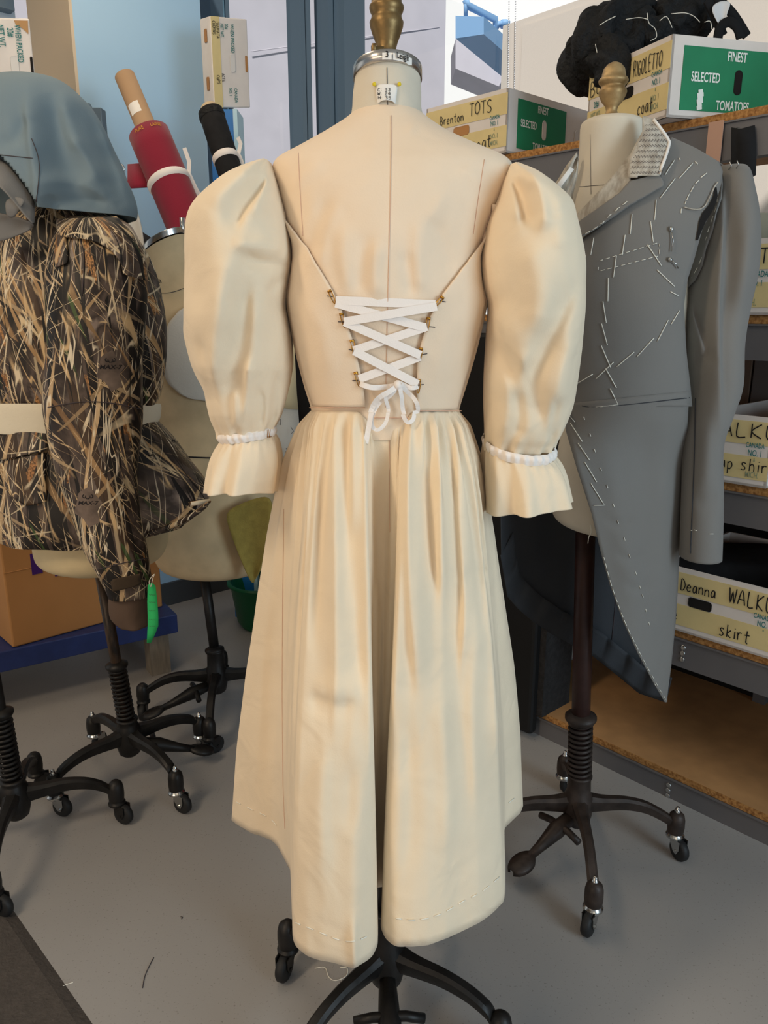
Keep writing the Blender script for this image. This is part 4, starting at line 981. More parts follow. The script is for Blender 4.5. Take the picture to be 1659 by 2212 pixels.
prof = [(28, 0), (27, 8), (23, 14), (19.5, 22), (23, 34), (29, 48), (34, 62), (35, 70), (31.5, 77), (30.5, 83), (33.5, 88), (35.5, 95), (35, 99), (31, 104), (31, 110), (28, 124), (21, 136), (11, 144), (3, 147), (0, 147.5)]
finial(form, fb - UP * .01, [(r * s, z * s * 1.02) for r, z in prof])
k = MB(); q = P(806, 106, 1.245); k.lathe([(.0035, 0), (.0035, .012), (.0075, .012), (.0075, .017), (.004, .019)], q + Vector((.016, 0, 0)), (-1, 0, 0), 12); k.build('set_screw', 'finial', form)
# stickers on the cap
for x0, x1, s_, nm in ((826, 846, '3', 'number_sticker'), (849, 889, 'Leigh', 'name_sticker')):
    k = MB(); gg = [[cast(cap_bvh, x, yy + (abs(x - 836) ** 2) * .0045, .0008, 1.2)[0] for x in [x0 + (x1 - x0) * i / 6 for i in range(7)]] for yy in (114, 129)]
    k.grid(gg); st = k.build(nm, 'paper', form)
    a_, b_ = gg[1][0], gg[1][-1]; e = (b_ - a_).normalized(); u = (gg[0][3] - gg[1][3]).normalized(); nn = e.cross(u); nn = nn if nn.y < 0 else -nn
    k = MB(); type_text(k, s_, (gg[1][3]) + u * .0026 + nn * .0012, e, u, .0085 if s_ == '3' else .0082, .85); k.build('printed_lettering', 'ink', st, smooth=False)
# paper tag pinned on the neck
tg = thing('paper_tag', 'small curled paper tag with measurements pinned on the dress form neck', 'tag', P(836, 200, 1.2))
gg = []
for i in range(9):
    t = i / 8; y = 184 + 40 * t; bul = .001 + .006 * t ** 2; w = 24 - 4 * t
    gg.append([cast(nk_bvh, 835 + w * (j / 6 * 2 - 1) * .95, y + (4 if j in (0, 6) else 0), .0022 + bul * (1 - (j / 3 - 1) ** 2), 1.2)[0] for j in range(7)])
k = MB(); k.grid(gg); k.build('paper', 'paper', tg, thick=.0003, subsurf=1); tb = k.bvh()
k = MB()
for s_, x, y in (('C: 33', 816, 197), ('W: 24', 816, 206), ('H: 35', 817, 215)):
    hw_ = MB(); handwriting(hw_, s_, Vector((0, 0, 0)), Vector((1, 0, 0)), Vector((0, 0, 1)), 6.6, 7.0, .95, Vector((0, -1, 0))); b_ = len(k.v); k.v += [cast(tb, x + q.x, y - q.z, .0006, 1.2)[0] for q in hw_.v]; k.f += [tuple(i + b_ for i in f) for f in hw_.f]
k.build('pen_lettering', 'ink', tg, smooth=False)
for x in (811, 860):
    k = MB(); q, n_ = cast(nk_bvh, x, 186, 0, 1.2); k.lathe([(.0, -.0028), (.0022, -.002), (.003, 0), (.0022, .002), (0, .0028)], q + n_ * .005, n_, 12, False); k.tube([q, q + n_ * .004], .0006, 5); k.build('pin', 'yellow', tg)

dress = thing('dress', 'long cream muslin dress with puffed sleeves and white back lacing on the central form', 'dress', (fx, fy, .42))
bod = loft(TORSO + [prow(908, 672, 991, 1.205, .092, .010), prow(945, 678, 985, 1.205, .090, .010)], n=150, sub=7, disp=.003, dscale=9)
BACK = [([(715, 420), (690, 480), (668, 560)], -.007, 16, 30), ([(735, 430), (705, 500), (690, 580)], .006, 22, 14), ([(815, 520), (806, 590), (815, 650)], .006, 10, 16), ([(795, 500), (782, 580), (775, 640)], -.005, 18, 14), ([(872, 540), (885, 590), (888, 645)], -.006, 14, 14),
        ([(905, 470), (900, 560), (905, 640)], .006, 12, 22), ([(930, 470), (960, 540), (975, 590)], -.006, 14, 22), ([(880, 290), (900, 270)], .003, 5, 8), ([(700, 350), (660, 380), (625, 410)], .004, 16, 16), ([(1000, 360), (1040, 400)], .004, 14, 14),
        ([(745, 480), (740, 560), (760, 640)], .005, 14, 18), ([(650, 640), (700, 720), (720, 820)], .004, 20, 20), ([(1010, 660), (960, 740), (945, 840)], .004, 20, 20), ([(960, 420), (925, 480)], .004, 16, 16)]
bod.v = sculpt(bod.v, BACK, 1.20)
BV = bod.bvh(); bod.build('bodice_back', 'muslin_pale', dress)
# overlay side panels with the V edges
VL = [(611, 456), (640, 497), (671, 540), (700, 590), (722, 628), (749, 685), (769, 749), (778, 790), (786, 830), (791, 877)]
VR = [(1074, 440), (1036, 520), (999, 574), (972, 610), (948, 641), (921, 692), (908, 736), (899, 776), (897, 844), (899, 884)]
LB = [(676, 879), (659, 830), (648, 790), (637, 745), (627, 700), (621, 650), (626, 600), (631, 555), (630, 522), (617, 480)]
RB = [(988, 887), (1003, 833), (1016, 790), (1028, 745), (1040, 700), (1049, 655), (1042, 610), (1038, 555), (1044, 510), (1062, 470)]
def rows_between(A, B, N):
    """rows of (xa, xb, y) from two boundary polylines that both run in y"""
    def xat(Pn, y):
        Pn = sorted(Pn, key=lambda q: q[1])
        if y <= Pn[0][1]: return Pn[0][0]
        for a, b in zip(Pn, Pn[1:]):
            if a[1] <= y <= b[1]: return a[0] + (b[0] - a[0]) * (y - a[1]) / max(1e-6, b[1] - a[1])
        return Pn[-1][0]
    ys0 = max(min(q[1] for q in A), min(q[1] for q in B)); ys0 = min(q[1] for q in A); y1 = max(q[1] for q in A)
    return [(xat(A, y), xat(B, y), y) for y in [ys0 + (y1 - ys0) * i / (N - 1) for i in range(N)]]
for A, B in ((VL, LB), (VR, RB)):
    k = MB(); g = []
    for xa, xb, y in rows_between(A, B, 60):
        g.append([cast(BV, xa + (xb - xa) * j / 17, y, .0068 * (1 - (j / 17) ** 3) + .0006, 1.2)[0] for j in range(18)])
    k.grid(g); side_o = k.build('bodice_side_panel', 'muslin_pale', dress, thick=.0030)
    pts, nr = line_on(BV, [(x, y) for x, y in A if y > 600], .0068, 6, 1.2)
    off = -1 if A is VL else 1
    kk = MB(); pts, nr = line_on(BV, [(x + off * 4, y) for x, y in A if y > 690], .0062, 6, 1.2); kk.tube(pts, .0006, 5); kk.build('edge_stitching', 'seam', side_o)
for pix in ([(845, 250), (845, 330), (842, 480), (838, 640), (833, 880)], [(645, 331), (648, 400), (655, 510)], [(1046, 345), (1034, 420), (1022, 505)],
            [(583, 352), (598, 410), (615, 460), (629, 520), (632, 560), (628, 600), (616, 640)], [(1106, 366), (1075, 430), (1053, 476), (1039, 530), (1036, 580), (1041, 625), (1053, 655)]):
    pts, nr = line_on(BV, smooth_px(pix, 4), .0008, 5, 1.2); k = MB(); k.tube(pts, .0004, 5); k.build('seam', 'seam', dress)
for y, xa, xb in ((878, 676, 790), (885, 900, 989), (902, 800, 900)):
    pts, nr = line_on(BV, [(xa, y), (xb, y + 1)], .006 if y < 900 else .002, 5, 1.2); k = MB(); k.tube(pts, .0007, 6); k.build('waist_seam', 'seam', dress)

# sleeves
CREASE = {1: [([(580, 372), (548, 410), (515, 460), (505, 500)], -.016, 26, 12), ([(585, 372), (572, 420), (545, 470)], .010, 14, 22), ([(560, 372), (500, 400), (455, 450)], .008, 20, 20), ([(628, 572), (570, 566), (515, 552)], -.015, 10, 22), ([(625, 540), (570, 532), (500, 530)], .012, 22, 14),
   ([(630, 592), (600, 606), (580, 640)], -.008, 10, 10), ([(498, 520), (488, 610), (468, 740), (452, 860)], .016, 30, 26), ([(530, 590), (522, 690), (505, 800), (490, 900)], -.014, 24, 22), ([(552, 620), (556, 720), (540, 840)], .010, 20, 30), ([(440, 450), (425, 560), (428, 680)], -.008, 24, 24),
   ([(596, 800), (590, 860), (584, 925)], -.012, 6, 14), ([(430, 720), (446, 800), (462, 900)], -.010, 14, 12), ([(540, 770), (538, 830), (528, 915)], .009, 10, 12), ([(560, 840), (565, 880), (560, 925)], -.008, 8, 8), ([(505, 840), (510, 900), (505, 930)], .008, 8, 8)],
 -1: [([(1108, 378), (1128, 410), (1140, 462), (1138, 490)], -.018, 14, 16), ([(1118, 378), (1152, 405), (1168, 450), (1168, 505)], .014, 10, 20), ([(1098, 392), (1106, 430), (1112, 480)], .009, 14, 14), ([(1125, 374), (1180, 405), (1222, 470)], .007, 16, 16),
   ([(1056, 655), (1090, 720), (1138, 806)], .016, 8, 42), ([(1050, 690), (1078, 760), (1120, 830)], -.010, 16, 10), ([(1250, 600), (1210, 700), (1166, 806), (1166, 860), (1178, 955)], -.017, 30, 14), ([(1240, 720), (1212, 800), (1200, 880)], .010, 14, 26), ([(1128, 520), (1160, 610), (1150, 720)], .012, 34, 40),
   ([(1200, 460), (1215, 540)], .006, 26, 26), ([(1080, 800), (1088, 870), (1078, 945)], .009, 16, 16), ([(1118, 840), (1126, 900), (1120, 955)], -.010, 14, 14), ([(1058, 740), (1054, 830), (1058, 930)], .006, 8, 12), ([(1205, 860), (1196, 920), (1190, 960)], -.008, 8, 10)]}
def sleeve(rows, Y, rys, side, seed):
    R = [prow(y, xl, xr, Y + dy, ry) for (y, xl, xr, dy), ry in zip(rows, rys)]
    def fold(th, t):
        top = math.exp(-((t - .02) / .10) ** 2); bot = math.exp(-((t - 1.0) / .13) ** 2)
        return 1 + .05 * top * sin(9 * th + seed) + bot * (.055 * sin(11 * th + seed) + .035 * sin(17 * th))
    k = loft(R, n=120, sub=7, fold=fold)
    for n_, p in enumerate(k.v):
        q = Vector((p.x * 10 + seed, p.y * 8, p.z * 2.6 + p.x * 3 * side)); d = .010 * noise.noise(q) + .004 * noise.noise(q * 2.6)
        t = n_ / len(k.v); w = sin(pi * min(1, max(0, t))) ** .7
        k.v[n_] = p + Vector((0, -1, 0)) * d * w
    k.v = sculpt(k.v, CREASE[side], Y + .02)
    return k
LS = [(352, 566, 585, .02), (366, 534, 590, .01), (389, 485, 596, 0), (418, 449, 606, 0), (448, 421, 615, 0), (479, 408, 622, 0), (522, 404, 630, 0), (573, 404, 632, 0), (624, 402.5, 622, 0), (660, 402, 617, 0), (690, 401, 622, 0), (725, 401, 629, .006), (779, 414, 632, .011), (804, 424, 630, .013), (837, 440, 624, .015), (873, 447, 615, .017), (900, 455, 606, .019), (926, 467, 592, .02), (942, 470, 590, .02)]
LRY = [.035, .055, .075, .088, .096, .102, .107, .108, .107, .106, .104, .102, .097, .092, .085, .076, .066, .052, .048]
sl = sleeve(LS, 1.185, LRY, 1, 0.0); slo = sl.build('sleeve', 'muslin', dress); slo['label'] = 'left puffed sleeve with ruffled cuff'
RSs = [(360, 1098, 1118, .02), (375, 1090, 1150, .01), (392, 1085, 1178, 0), (415, 1078, 1205, 0), (441, 1068, 1230, 0), (478, 1052, 1240, 0), (512, 1044, 1248, 0), (563, 1036, 1258, 0), (615, 1040, 1259, 0), (662, 1054, 1259, 0), (710, 1052, 1256, 0), (757, 1049, 1252, .01), (813, 1046, 1246, .01), (870, 1045, 1237, .02), (905, 1046, 1225, .02), (935, 1047, 1212, .02), (955, 1047, 1200, .02), (970, 1048, 1194, .02)]
RRY = [.035, .055, .072, .086, .096, .104, .108, .112, .112, .110, .106, .102, .096, .090, .082, .070, .056, .050]
sr = sleeve(RSs, 1.185, RRY, -1, 4.0); sro = sr.build('sleeve', 'muslin', dress)
def cuff(parent, band, ruf, seed):
    """band/ruf rows: (xl, yl, xr, yr, Y, ry, tilt)"""
    def mk(r):
        L_, R_ = P(r[0], r[1], r[4]), P(r[2], r[3], r[4]); return tuple((L_ + R_) / 2) + tuple((R_ - L_) / 2) + (r[5], r[6])
    k = loft([mk(r) for r in band], n=150, sub=4, fold=lambda th, t: 1 + .035 * sin(26 * th + seed) * (.4 + .6 * sin(pi * t)) + .03 * sin(pi * t) + .015 * sin(11 * th))
    eb = k.build('elastic_band', 'ribbon', parent); bv = k.bvh()
    amp = lambda t: .025 + .15 * t ** .8
    k = loft([mk(r) for r in ruf], n=160, sub=6, fold=lambda th, t: 1 + amp(t) * (.55 * sin(7 * th + seed) + .30 * sin(11 * th + 1.3 * seed + 1)) + .035 * math.exp(-t / .18) * sin(24 * th + seed))
    k.build('ruffle', 'muslin', parent, thick=.0012)
    return bv
cb1 = cuff(slo, [(470, 936, 592, 921, 1.205, .050, .002), (472, 944, 594, 930, 1.205, .053, .002), (478, 956, 594, 940, 1.205, .050, .002)],
     [(478, 952, 593, 938, 1.205, .049, 0), (464, 974, 602, 955, 1.205, .058, 0), (455, 1000, 607, 990, 1.205, .064, .003), (449, 1035, 602, 1030, 1.205, .068, .008), (446, 1066, 597, 1062, 1.205, .070, .012)], 0.6)
cb2 = cuff(sro, [(1045, 944, 1196, 962, 1.205, .055, -.012), (1045, 952, 1198, 972, 1.205, .058, -.012), (1046, 966, 1196, 984, 1.205, .055, -.012)],
     [(1046, 962, 1196, 982, 1.205, .054, -.012), (1043, 990, 1211, 1002, 1.205, .062, -.008), (1042, 1030, 1221, 1030, 1.205, .070, -.002), (1042, 1070, 1226, 1060, 1.205, .074, .002), (1042, 1102, 1230, 1084, 1.205, .076, .004)], 2.1)

# skirt
zh = .437
hem_px = [(500, 1772), (520, 1786), (545, 1800), (585, 1813), (602, 1832), (615, 1858), (627, 1880), (629, 1935), (631, 1990), (632, 2026), (640, 2046), (662, 2064), (700, 2078), (740, 2086), (765, 2092), (784, 2082), (804, 2064), (816, 2042), (817, 1998), (808, 1950), (806, 1918), (842, 1915), (838, 1950), (822, 1992), (823, 2010), (832, 2028), (855, 2042), (890, 2046), (925, 2042), (960, 2030), (1000, 2010), (1036, 1994), (1070, 1968), (1088, 1948), (1092, 1926), (1092, 1870), (1089, 1800), (1091, 1786), (1110, 1770), (1124, 1757), (1130, 1742)]
def resample(pts, n):
    L_ = [0]
    for a, b in zip(pts, pts[1:]): L_.append(L_[-1] + (b - a).length)
    out = []; j = 0
    for i in range(n):
        s = L_[-1] * i / (n - 1)
        while j < len(L_) - 2 and L_[j + 1] < s: j += 1
        t = (s - L_[j]) / max(1e-9, L_[j + 1] - L_[j]); out.append(pts[j].lerp(pts[j + 1], min(1, t)))
    return out
near = resample([PZ(x, y, zh) for x, y in hem_px], 300)
for _ in range(2): near = [near[0]] + [(near[i - 1] + near[i] * 2 + near[i + 1]) / 4 for i in range(1, len(near) - 1)] + [near[-1]]
ctr = Vector((-.008, 1.245, zh))
aR, aL = math.atan2(near[-1].y - ctr.y, near[-1].x - ctr.x), math.atan2(near[0].y - ctr.y, near[0].x - ctr.x)
if aL < aR: aL += 2 * pi
far = []
for i in range(1, 160):
    a = aR + (aL - aR) * i / 160; rr = (near[-1] - ctr).length * (1 - i / 160) + (near[0] - ctr).length * (i / 160)
    far.append(ctr + Vector((cos(a), sin(a), 0)) * rr * (1 + .06 * sin(9 * (a - aR)) * sin(pi * i / 160) - .08 * sin(pi * i / 160)))
hem = near + far; NH = len(hem)
Wc = Vector(TORSO[-1][:3]); wa = Vector(TORSO[-1][3:6]).length + .001; wb = .094
ang = [math.atan2(h.x - ctr.x, -(h.y - ctr.y)) for h in hem]      # 0 = towards us
# waist angle: uniform share of arc mixed with the hem angle so gathers spread evenly
for i in range(1, NH):
    while ang[i] - ang[i - 1] > pi: ang[i] -= 2 * pi
    while ang[i] - ang[i - 1] < -pi: ang[i] += 2 * pi
CTRL = [((500, 1772), 672.6), ((585, 1813), 678), ((627, 1880), 688), ((632, 2026), 700), ((700, 2078), 738), ((765, 2092), 768), ((800, 2066), 782), ((816, 2042), 790), ((817, 1998), 794), ((806, 1918), 808), ((842, 1915), 858), ((822, 1992), 868), ((823, 2010), 872), ((855, 2042), 888), ((925, 2042), 914), ((1000, 2010), 940), ((1070, 1968), 962), ((1092, 1926), 972), ((1089, 1800), 980), ((1110, 1770), 985), ((1130, 1742), 990.4)]
raw = resample([PZ(x, y, zh) for x, y in hem_px], 300)
cx_w = 831.5; hw_w = 159.0; keys = []; last = -1
for (x, y), wx in CTRL:
    q = PZ(x, y, zh); bi = min(range(last + 1, 300), key=lambda i: (raw[i] - q).length); keys.append((bi, math.asin(max(-1, min(1, (wx - cx_w) / hw_w))))); last = bi
keys[0] = (0, keys[0][1]); keys[-1] = (299, keys[-1][1])
for i in range(300):
    for (i0, a_0), (i1, a_1) in zip(keys, keys[1:]):
        if i0 <= i <= i1: ang[i] = a_0 + (a_1 - a_0) * (i - i0) / max(1, i1 - i0)
for n_, i in enumerate(range(300, NH)): ang[i] = pi / 2 + pi * (n_ + 1) / (NH - 300 + 1)
vi0, vi1 = keys[8][0], keys[11][0]
NR = 70; g = []
zw = Wc.z - .002
def gfun(t):                                                  # share of hem spread reached at depth t
    pts = [(0, 0), (.04, .10), (.10, .235), (.17, .335), (.27, .45), (.42, .60), (.60, .76), (.80, .90), (1, 1)]
    for (a, b), (c, d) in zip(pts, pts[1:]):
        if t <= c: return b + (d - b) * (t - a) / (c - a)
    return 1
arc = [0]
for i in range(1, NH): arc.append(arc[-1] + (hem[i] - hem[i - 1]).length)
for r in range(NR + 1):
    t = (r / NR) ** 1.25; row = []
    for i, h in enumerate(hem):
        th = ang[i]; cen = math.exp(-((th - .02) / .29) ** 6) if abs(th) < 1.2 else 0
        wp = Vector((Wc.x + wa * sin(th), Wc.y - wb * cos(th), zw + .010 * cos(th) - .022 * cen))
        valley = (1.0 if vi0 <= i <= vi1 else math.exp(-(min(abs(i - vi0), abs(i - vi1)) / 5.0) ** 2)) if i < 300 else 0
        gg = gfun(t); gg = gg * (1 - .32 * valley * (1 - t)) 
        p = wp.lerp(Vector((h.x, h.y, 0)), gg); p.z = wp.z + (zh - wp.z) * t
        o = Vector((p.x - Wc.x, p.y - Wc.y, 0)); o.normalize()
        s = arc[i] / arc[-1] * 2 * pi
        fa = .0095 * min(1, t / .03) * math.exp(-t / .20); fb = .004 * sin(pi * min(1, t * 1.3)) 
        amp = fa * (sin(46 * s) * .7 + sin(31 * s + 1.1) * .5) * (1 - .75 * max(cen, valley)) + fb * (.6 * sin(17 * s + .7) + .5 * sin(11 * s)) * (1 - .6 * valley)
        amp += -.010 * cen * math.exp(-t / .3)
        amp += .010 * noise.noise(Vector((p.x * 7, p.y * 7, p.z * 2.2 + 3))) * sin(pi * t) 
        q = p + o * amp
        if t > .97: q.z += .004 * noise.noise(Vector((s * 9, 0, 1)))
        row.append(q)
    g.append(row)
k = MB(); k.grid(g, True)
FOLD = [([(789, 885), (799, 1000), (801, 1080), (805, 1210), (812, 1304), (814, 1500), (815, 1700)], .020, 34, 7), ([(852, 905), (852, 1000), (850, 1080), (842, 1300), (830, 1600)], .018, 7, 36), ([(724, 940), (724, 1100), (726, 1400), (722, 1600)], .011, 12, 34), ([(700, 960), (690, 1150), (680, 1400)], -.008, 16, 20),
        ([(690, 910), (668, 1080), (648, 1290), (632, 1480), (624, 1680), (628, 1860)], .018, 7, 34), ([(882, 930), (882, 1080), (887, 1290), (905, 1500)], .012, 12, 34), ([(905, 960), (930, 1150), (950, 1300)], -.006, 18, 14), ([(950, 960), (951, 1100), (952, 1300)], .010, 10, 26), ([(985, 930), (990, 1100), (1002, 1290), (995, 1460)], .013, 9, 34),
        ([(1012, 920), (1045, 1080), (1068, 1255), (1078, 1500), (1086, 1720)], .018, 34, 7), ([(1000, 1230), (1030, 1240), (1050, 1220)], -.006, 20, 14), ([(672, 1495), (700, 1530), (770, 1520)], -.006, 16, 16), ([(668, 1490), (735, 1480), (790, 1510)], .006, 16, 16), ([(760, 1100), (765, 1300), (775, 1500)], -.008, 22, 22), ([(1040, 1300), (1020, 1500), (1030, 1750)], .009, 22, 26),
        ([(950, 1500), (970, 1700), (960, 1850)], .007, 30, 30), ([(880, 1550), (890, 1750), (880, 1900)], -.006, 26, 26), ([(700, 1600), (690, 1750), (700, 1900)], .007, 30, 26), ([(760, 1650), (755, 1800)], -.006, 22, 22), ([(765, 1990), (768, 2085)], .008, 14, 8), ([(560, 1200), (545, 1400), (540, 1600)], .008, 22, 22), ([(590, 1300), (580, 1500), (575, 1700)], -.008, 20, 20)]
k.v = sculpt(k.v, [(p_, h_ * 1.3, max(5, a_ * .8), max(5, b2 * .8)) for p_, h_, a_, b2 in FOLD], 1.22)
SK = k.bvh(); sk = k.build('skirt', 'muslin', dress, thick=.0018)
# hem stitching, skirt seams
k = MB(); sm = []
def dashes(mb, bvh, pix, dash=14, gap=12, r=.0009, off=.0012, Y0=1.2, jit=0):
    pts, nr = line_on(bvh, smooth_px(pix, 6) if len(pix) > 2 else pix, off, 3, Y0); acc = 0; seg = []
    on = True
    for i in range(1, len(pts)):
        if (pts[i] - pts[i - 1]).length > .08: seg = []; continue
        acc += (Vector(project(pts[i])) - Vector(project(pts[i - 1]))).length
        if on: seg.append(pts[i])
        if acc > (dash if on else gap):
            if on and len(seg) > 1: mb.tube(seg, r, 5)
            on = not on; acc = 0; seg = [pts[i]] if on else []
for pix in ([(508, 1730), (545, 1748), (585, 1768), (612, 1800)], [(634, 1990), (680, 2008), (730, 2028), (765, 2032), (800, 2018)], [(850, 1982), (900, 1986), (950, 1974), (1000, 1946), (1040, 1925), (1082, 1890)], [(1096, 1735), (1112, 1722), (1122, 1712)]):
    dashes(k, SK, pix)
k.build('hem_stitching', 'thread', sk)
for pix in ([(840, 905), (842, 1000), (843, 1150)], [(613, 1100), (611, 1300), (610, 1500), (612, 1700), (616, 1790)]):
    pts, nr = line_on(SK, pix, .0008, 6, 1.2); k = MB(); k.tube(pts, .0004, 5); k.build('seam', 'seam', sk)

# lacing ribbon
lace = []
def on_b(x, y, off): return cast(BV, x, y, off, 1.12)[0]
LACE = [((731, 647), (935, 656), .009), ((731, 653), (914, 705), .010), ((750, 692), (936, 659), .0125), ((750, 692), (903, 763), .0125), ((768, 754), (917, 703), .010), ((770, 754), (897, 825), .0125), ((779, 815), (903, 767), .010)]
k = MB()
for (x0, y0), (x1, y1), off in LACE:
    n_ = 12; pts = [on_b(x0 + (x1 - x0) * i / n_, y0 + (y1 - y0) * i / n_, off) for i in range(n_ + 1)]
    a_, b_ = pts[0], pts[-1]; pts = [p.lerp(a_.lerp(b_, i / n_), .6) for i, p in enumerate(pts)]; 
    k.ribbon(pts, .0115, Vector((0, -1, .05)))
k.build('lacing_ribbon', 'ribbon', dress, thick=.0006, smooth=False)
k = MB()
for path, w, off in (([(782, 824), (810, 832), (840, 832), (855, 826)], 11, .012), ([(897, 830), (880, 832), (862, 824)], 9, .012),
        ([(858, 822), (840, 850), (818, 870), (803, 905), (808, 926), (822, 926), (835, 908), (838, 880), (832, 850), (848, 826)], 8, .016),
        ([(858, 818), (862, 850), (868, 890), (880, 912), (893, 905), (894, 880), (886, 855), (872, 838), (862, 822)], 9, .018),
        ([(850, 830), (820, 852), (804, 885), (797, 920), (790, 958)], 11, .020)):
    pp = smooth_px(path, 5); pts = [on_b(x, min(y, 890), off + .004 * sin(i * .5)) if y <= 890 else P(x, y, on_b(x, 890, off).y - .004 * (y - 890) / 40) for i, (x, y) in enumerate(pp)]
    k.ribbon(pts, w * 1.12 / FPX, [Vector((.35 * sin(i * .35), -1, 0)).normalized() for i in range(len(pts))])
k.build('ribbon_bow', 'ribbon', dress, thick=.0006, smooth=False)
k = MB(); q = on_b(856, 826, .016); k.lathe([(.0, -.006), (.006, -.004), (.0075, 0), (.006, .004), (0, .006)], q, (1, 0, .3), 12, False); k.build('ribbon_knot', 'ribbon', dress)
def safety_pin(a_, b_):
    pa, pb = on_b(*a_, .0085), on_b(*b_, .0085); d = (pb - pa); s = Vector((0, -1, 0)).cross(d).normalized() * .0022
    r = MB(); r.tube([pa + s, pa.lerp(pb, .5) + s * 1.1, pb + s * .6, pb + d.normalized() * .0015, pb - s * .6, pa.lerp(pb, .5) - s, pa - s], .0007, 6)
    h = r.build('safety_pin', 'brass', dress)
    r = MB(); r.tube([pa + s - d * .06, pa + s * 1.3 + d * .02, pa - s * 1.3 + d * .02, pa - s - d * .06], [.001, .0018, .0018, .001], 8); r.build('pin_clasp', 'brass', h)
for a_, b_ in (((718, 628), (728, 652)), ((742, 676), (749, 703)), ((764, 733), (770, 764)), ((772, 802), (779, 830)), ((950, 641), (936, 658)), ((921, 685), (917, 712)), ((905, 750), (902, 776)), ((901, 818), (899, 844))): safety_pin(a_, b_)
k = MB()
for x, y in ((718, 638), (740, 693), (762, 752), (770, 819), (950, 648), (928, 703), (912, 763), (904, 829)): k.ribbon([on_b(x - 5, y, .0085), on_b(x + 7, y + random.uniform(-2, 3), .0085)], .0012, Vector((0, -1, 0)))
k.build('pen_marks', 'dark_thread', dress)
k = MB(); q = [cast(cb1, x, y, .003, 1.2)[0] for x, y in ((578, 930), (576, 942), (568, 958))]; k.tube(q + [q[1] + Vector((.003, 0, 0)), q[0] + Vector((.003, 0, 0))], .0006, 5); k.build('safety_pin', 'brass', dress)
# ================================================================== CAMOUFLAGE JACKET FORM (left)
def mk4(r):
    L_, R_ = P(r[0], r[1], r[4]), P(r[2], r[3], r[4]); return tuple((L_ + R_) / 2) + tuple((R_ - L_) / 2) + (r[5], r[6] if len(r) > 6 else 0.0)
def px_text(bvh, text, px, py, hpx, off=.0012, squeeze=.8, Y0=1.8, shear=0, slope=0.0):
    tmp = MB(); type_text(tmp, text, Vector((0, 0, 0)), Vector((1, 0, 0)), Vector((0, 1, 0)), hpx, squeeze, shear=shear)
    k = MB(); k.v = [cast(bvh, px + v.x, py - v.y + v.x * slope, off, Y0)[0] for v in tmp.v]; k.f = tmp.f; return k
YC = 2.03
cf = thing('dress_form', 'cream dress form on a worn black pole under the camouflage jacket', 'dress form', (-.757, 2.04, 0))
stand(cf, -.757, 2.04, [radians(-40), radians(41), radians(137), radians(-134)], .228, 'iron', [P(211, 1205, YC)], .0155, 'worn_iron', spring=(.205, .365, 12, .0225), collar_z=.378, pedal=(.38, .235), hub_top=.205, caster_yaw=[-.5, -.9, 1.2, -.3])
k = loft([prow(440, 115, 185, YC, .05), prow(480, 85, 205, YC, .06), prow(520, 20, 240, YC, .09), prow(620, -30, 290, YC, .13), prow(750, -40, 312, YC, .14), prow(885, -40, 306, YC, .13), prow(1000, 20, 350, YC, .16),
          prow(1100, 60, 360, YC, .17), prow(1150, 78, 360, YC, .17), prow(1180, 82, 358, YC, .17), prow(1204, 92, 346, YC, .155), prow(1218, 125, 318, YC, .12), prow(1224, 170, 270, YC, .06)], n=64, sub=4, cap0=True, cap1=True)
k.build('torso', 'cream_canvas', cf)
jk = thing('jacket', 'brown reed camouflage jacket with long sleeve on the left dress form', 'jacket', (-.78, YC, .85))
def jf(th, t):
    return 1 + .02 * sin(5 * th + 3 * t) * sin(pi * t) + (.03 * sin(14 * th) if t > .93 else 0) * 1
JB = loft([prow(452, 70, 212, YC, .07), prow(475, 5, 262, YC, .11), prow(505, -40, 292, YC, .14), prow(560, -70, 322, YC, .165), prow(650, -80, 343, YC, .18), prow(750, -80, 354, YC, .185), prow(840, -75, 350, YC, .18),
           prow(884, -70, 334, YC, .17), prow(905, -70, 338, YC, .172, -.005), prow(960, -75, 386, YC, .195, -.015), prow(1020, -80, 425, YC, .205, -.03), prow(1058, -80, 449, YC, .21, -.045), prow(1076, -80, 455, YC, .21, -.055), prow(1092, -75, 440, YC, .205, -.062), prow(1096, -60, 425, YC, .19, -.062)], n=96, sub=6, fold=jf, disp=.016, dscale=7)
def wrap_u(px, Y, r):
    c = P(px, 700, Y); return lambda w: math.atan2(w.x - c.x, -(w.y - c.y)) * r + 3.0
JB.cloth = wrap_u(140, YC, .235)
jb_o = JB.build('jacket_body', 'camo', jk, thick=.002); JBV = JB.bvh()
M['fleece'] = mat('cream_fleece', rgb(232, 222, 200), 1.0, bump=.5, bscale=160)
k = loft([prow(872, -78, 342, YC, .192, .022), prow(882, -78, 344, YC, .194, .020), prow(905, -78, 342, YC, .192, .004), prow(914, -76, 338, YC, .190, -.002)], n=72, sub=4)
k.build('waist_tie', 'fleece', jk, thick=.002)
SR = [(470, 150, 255, 1.92, .04), (490, 128, 285, 1.89, .065), (530, 112, 302, 1.87, .085), (580, 104, 309, 1.86, .092), (660, 104, 307, 1.85, .095), (750, 105, 305, 1.85, .095), (850, 102, 303, 1.85, .09), (905, 106, 304, 1.845, .09), (1000, 120, 300, 1.835, .084), (1100, 150, 304, 1.825, .076), (1180, 182, 313, 1.815, .066), (1230, 208, 321, 1.81, .058), (1262, 222, 328, 1.81, .053), (1284, 231, 331, 1.81, .051)]
JS = loft([prow(*r) for r in SR], n=80, sub=7, fold=lambda th, t: 1 + .03 * sin(3 * th + 9 * t), disp=.010, dscale=11, dseed=5)
JS.cloth = (lambda f: lambda w: f(w) + 2.37)(wrap_u(210, 1.84, .105))
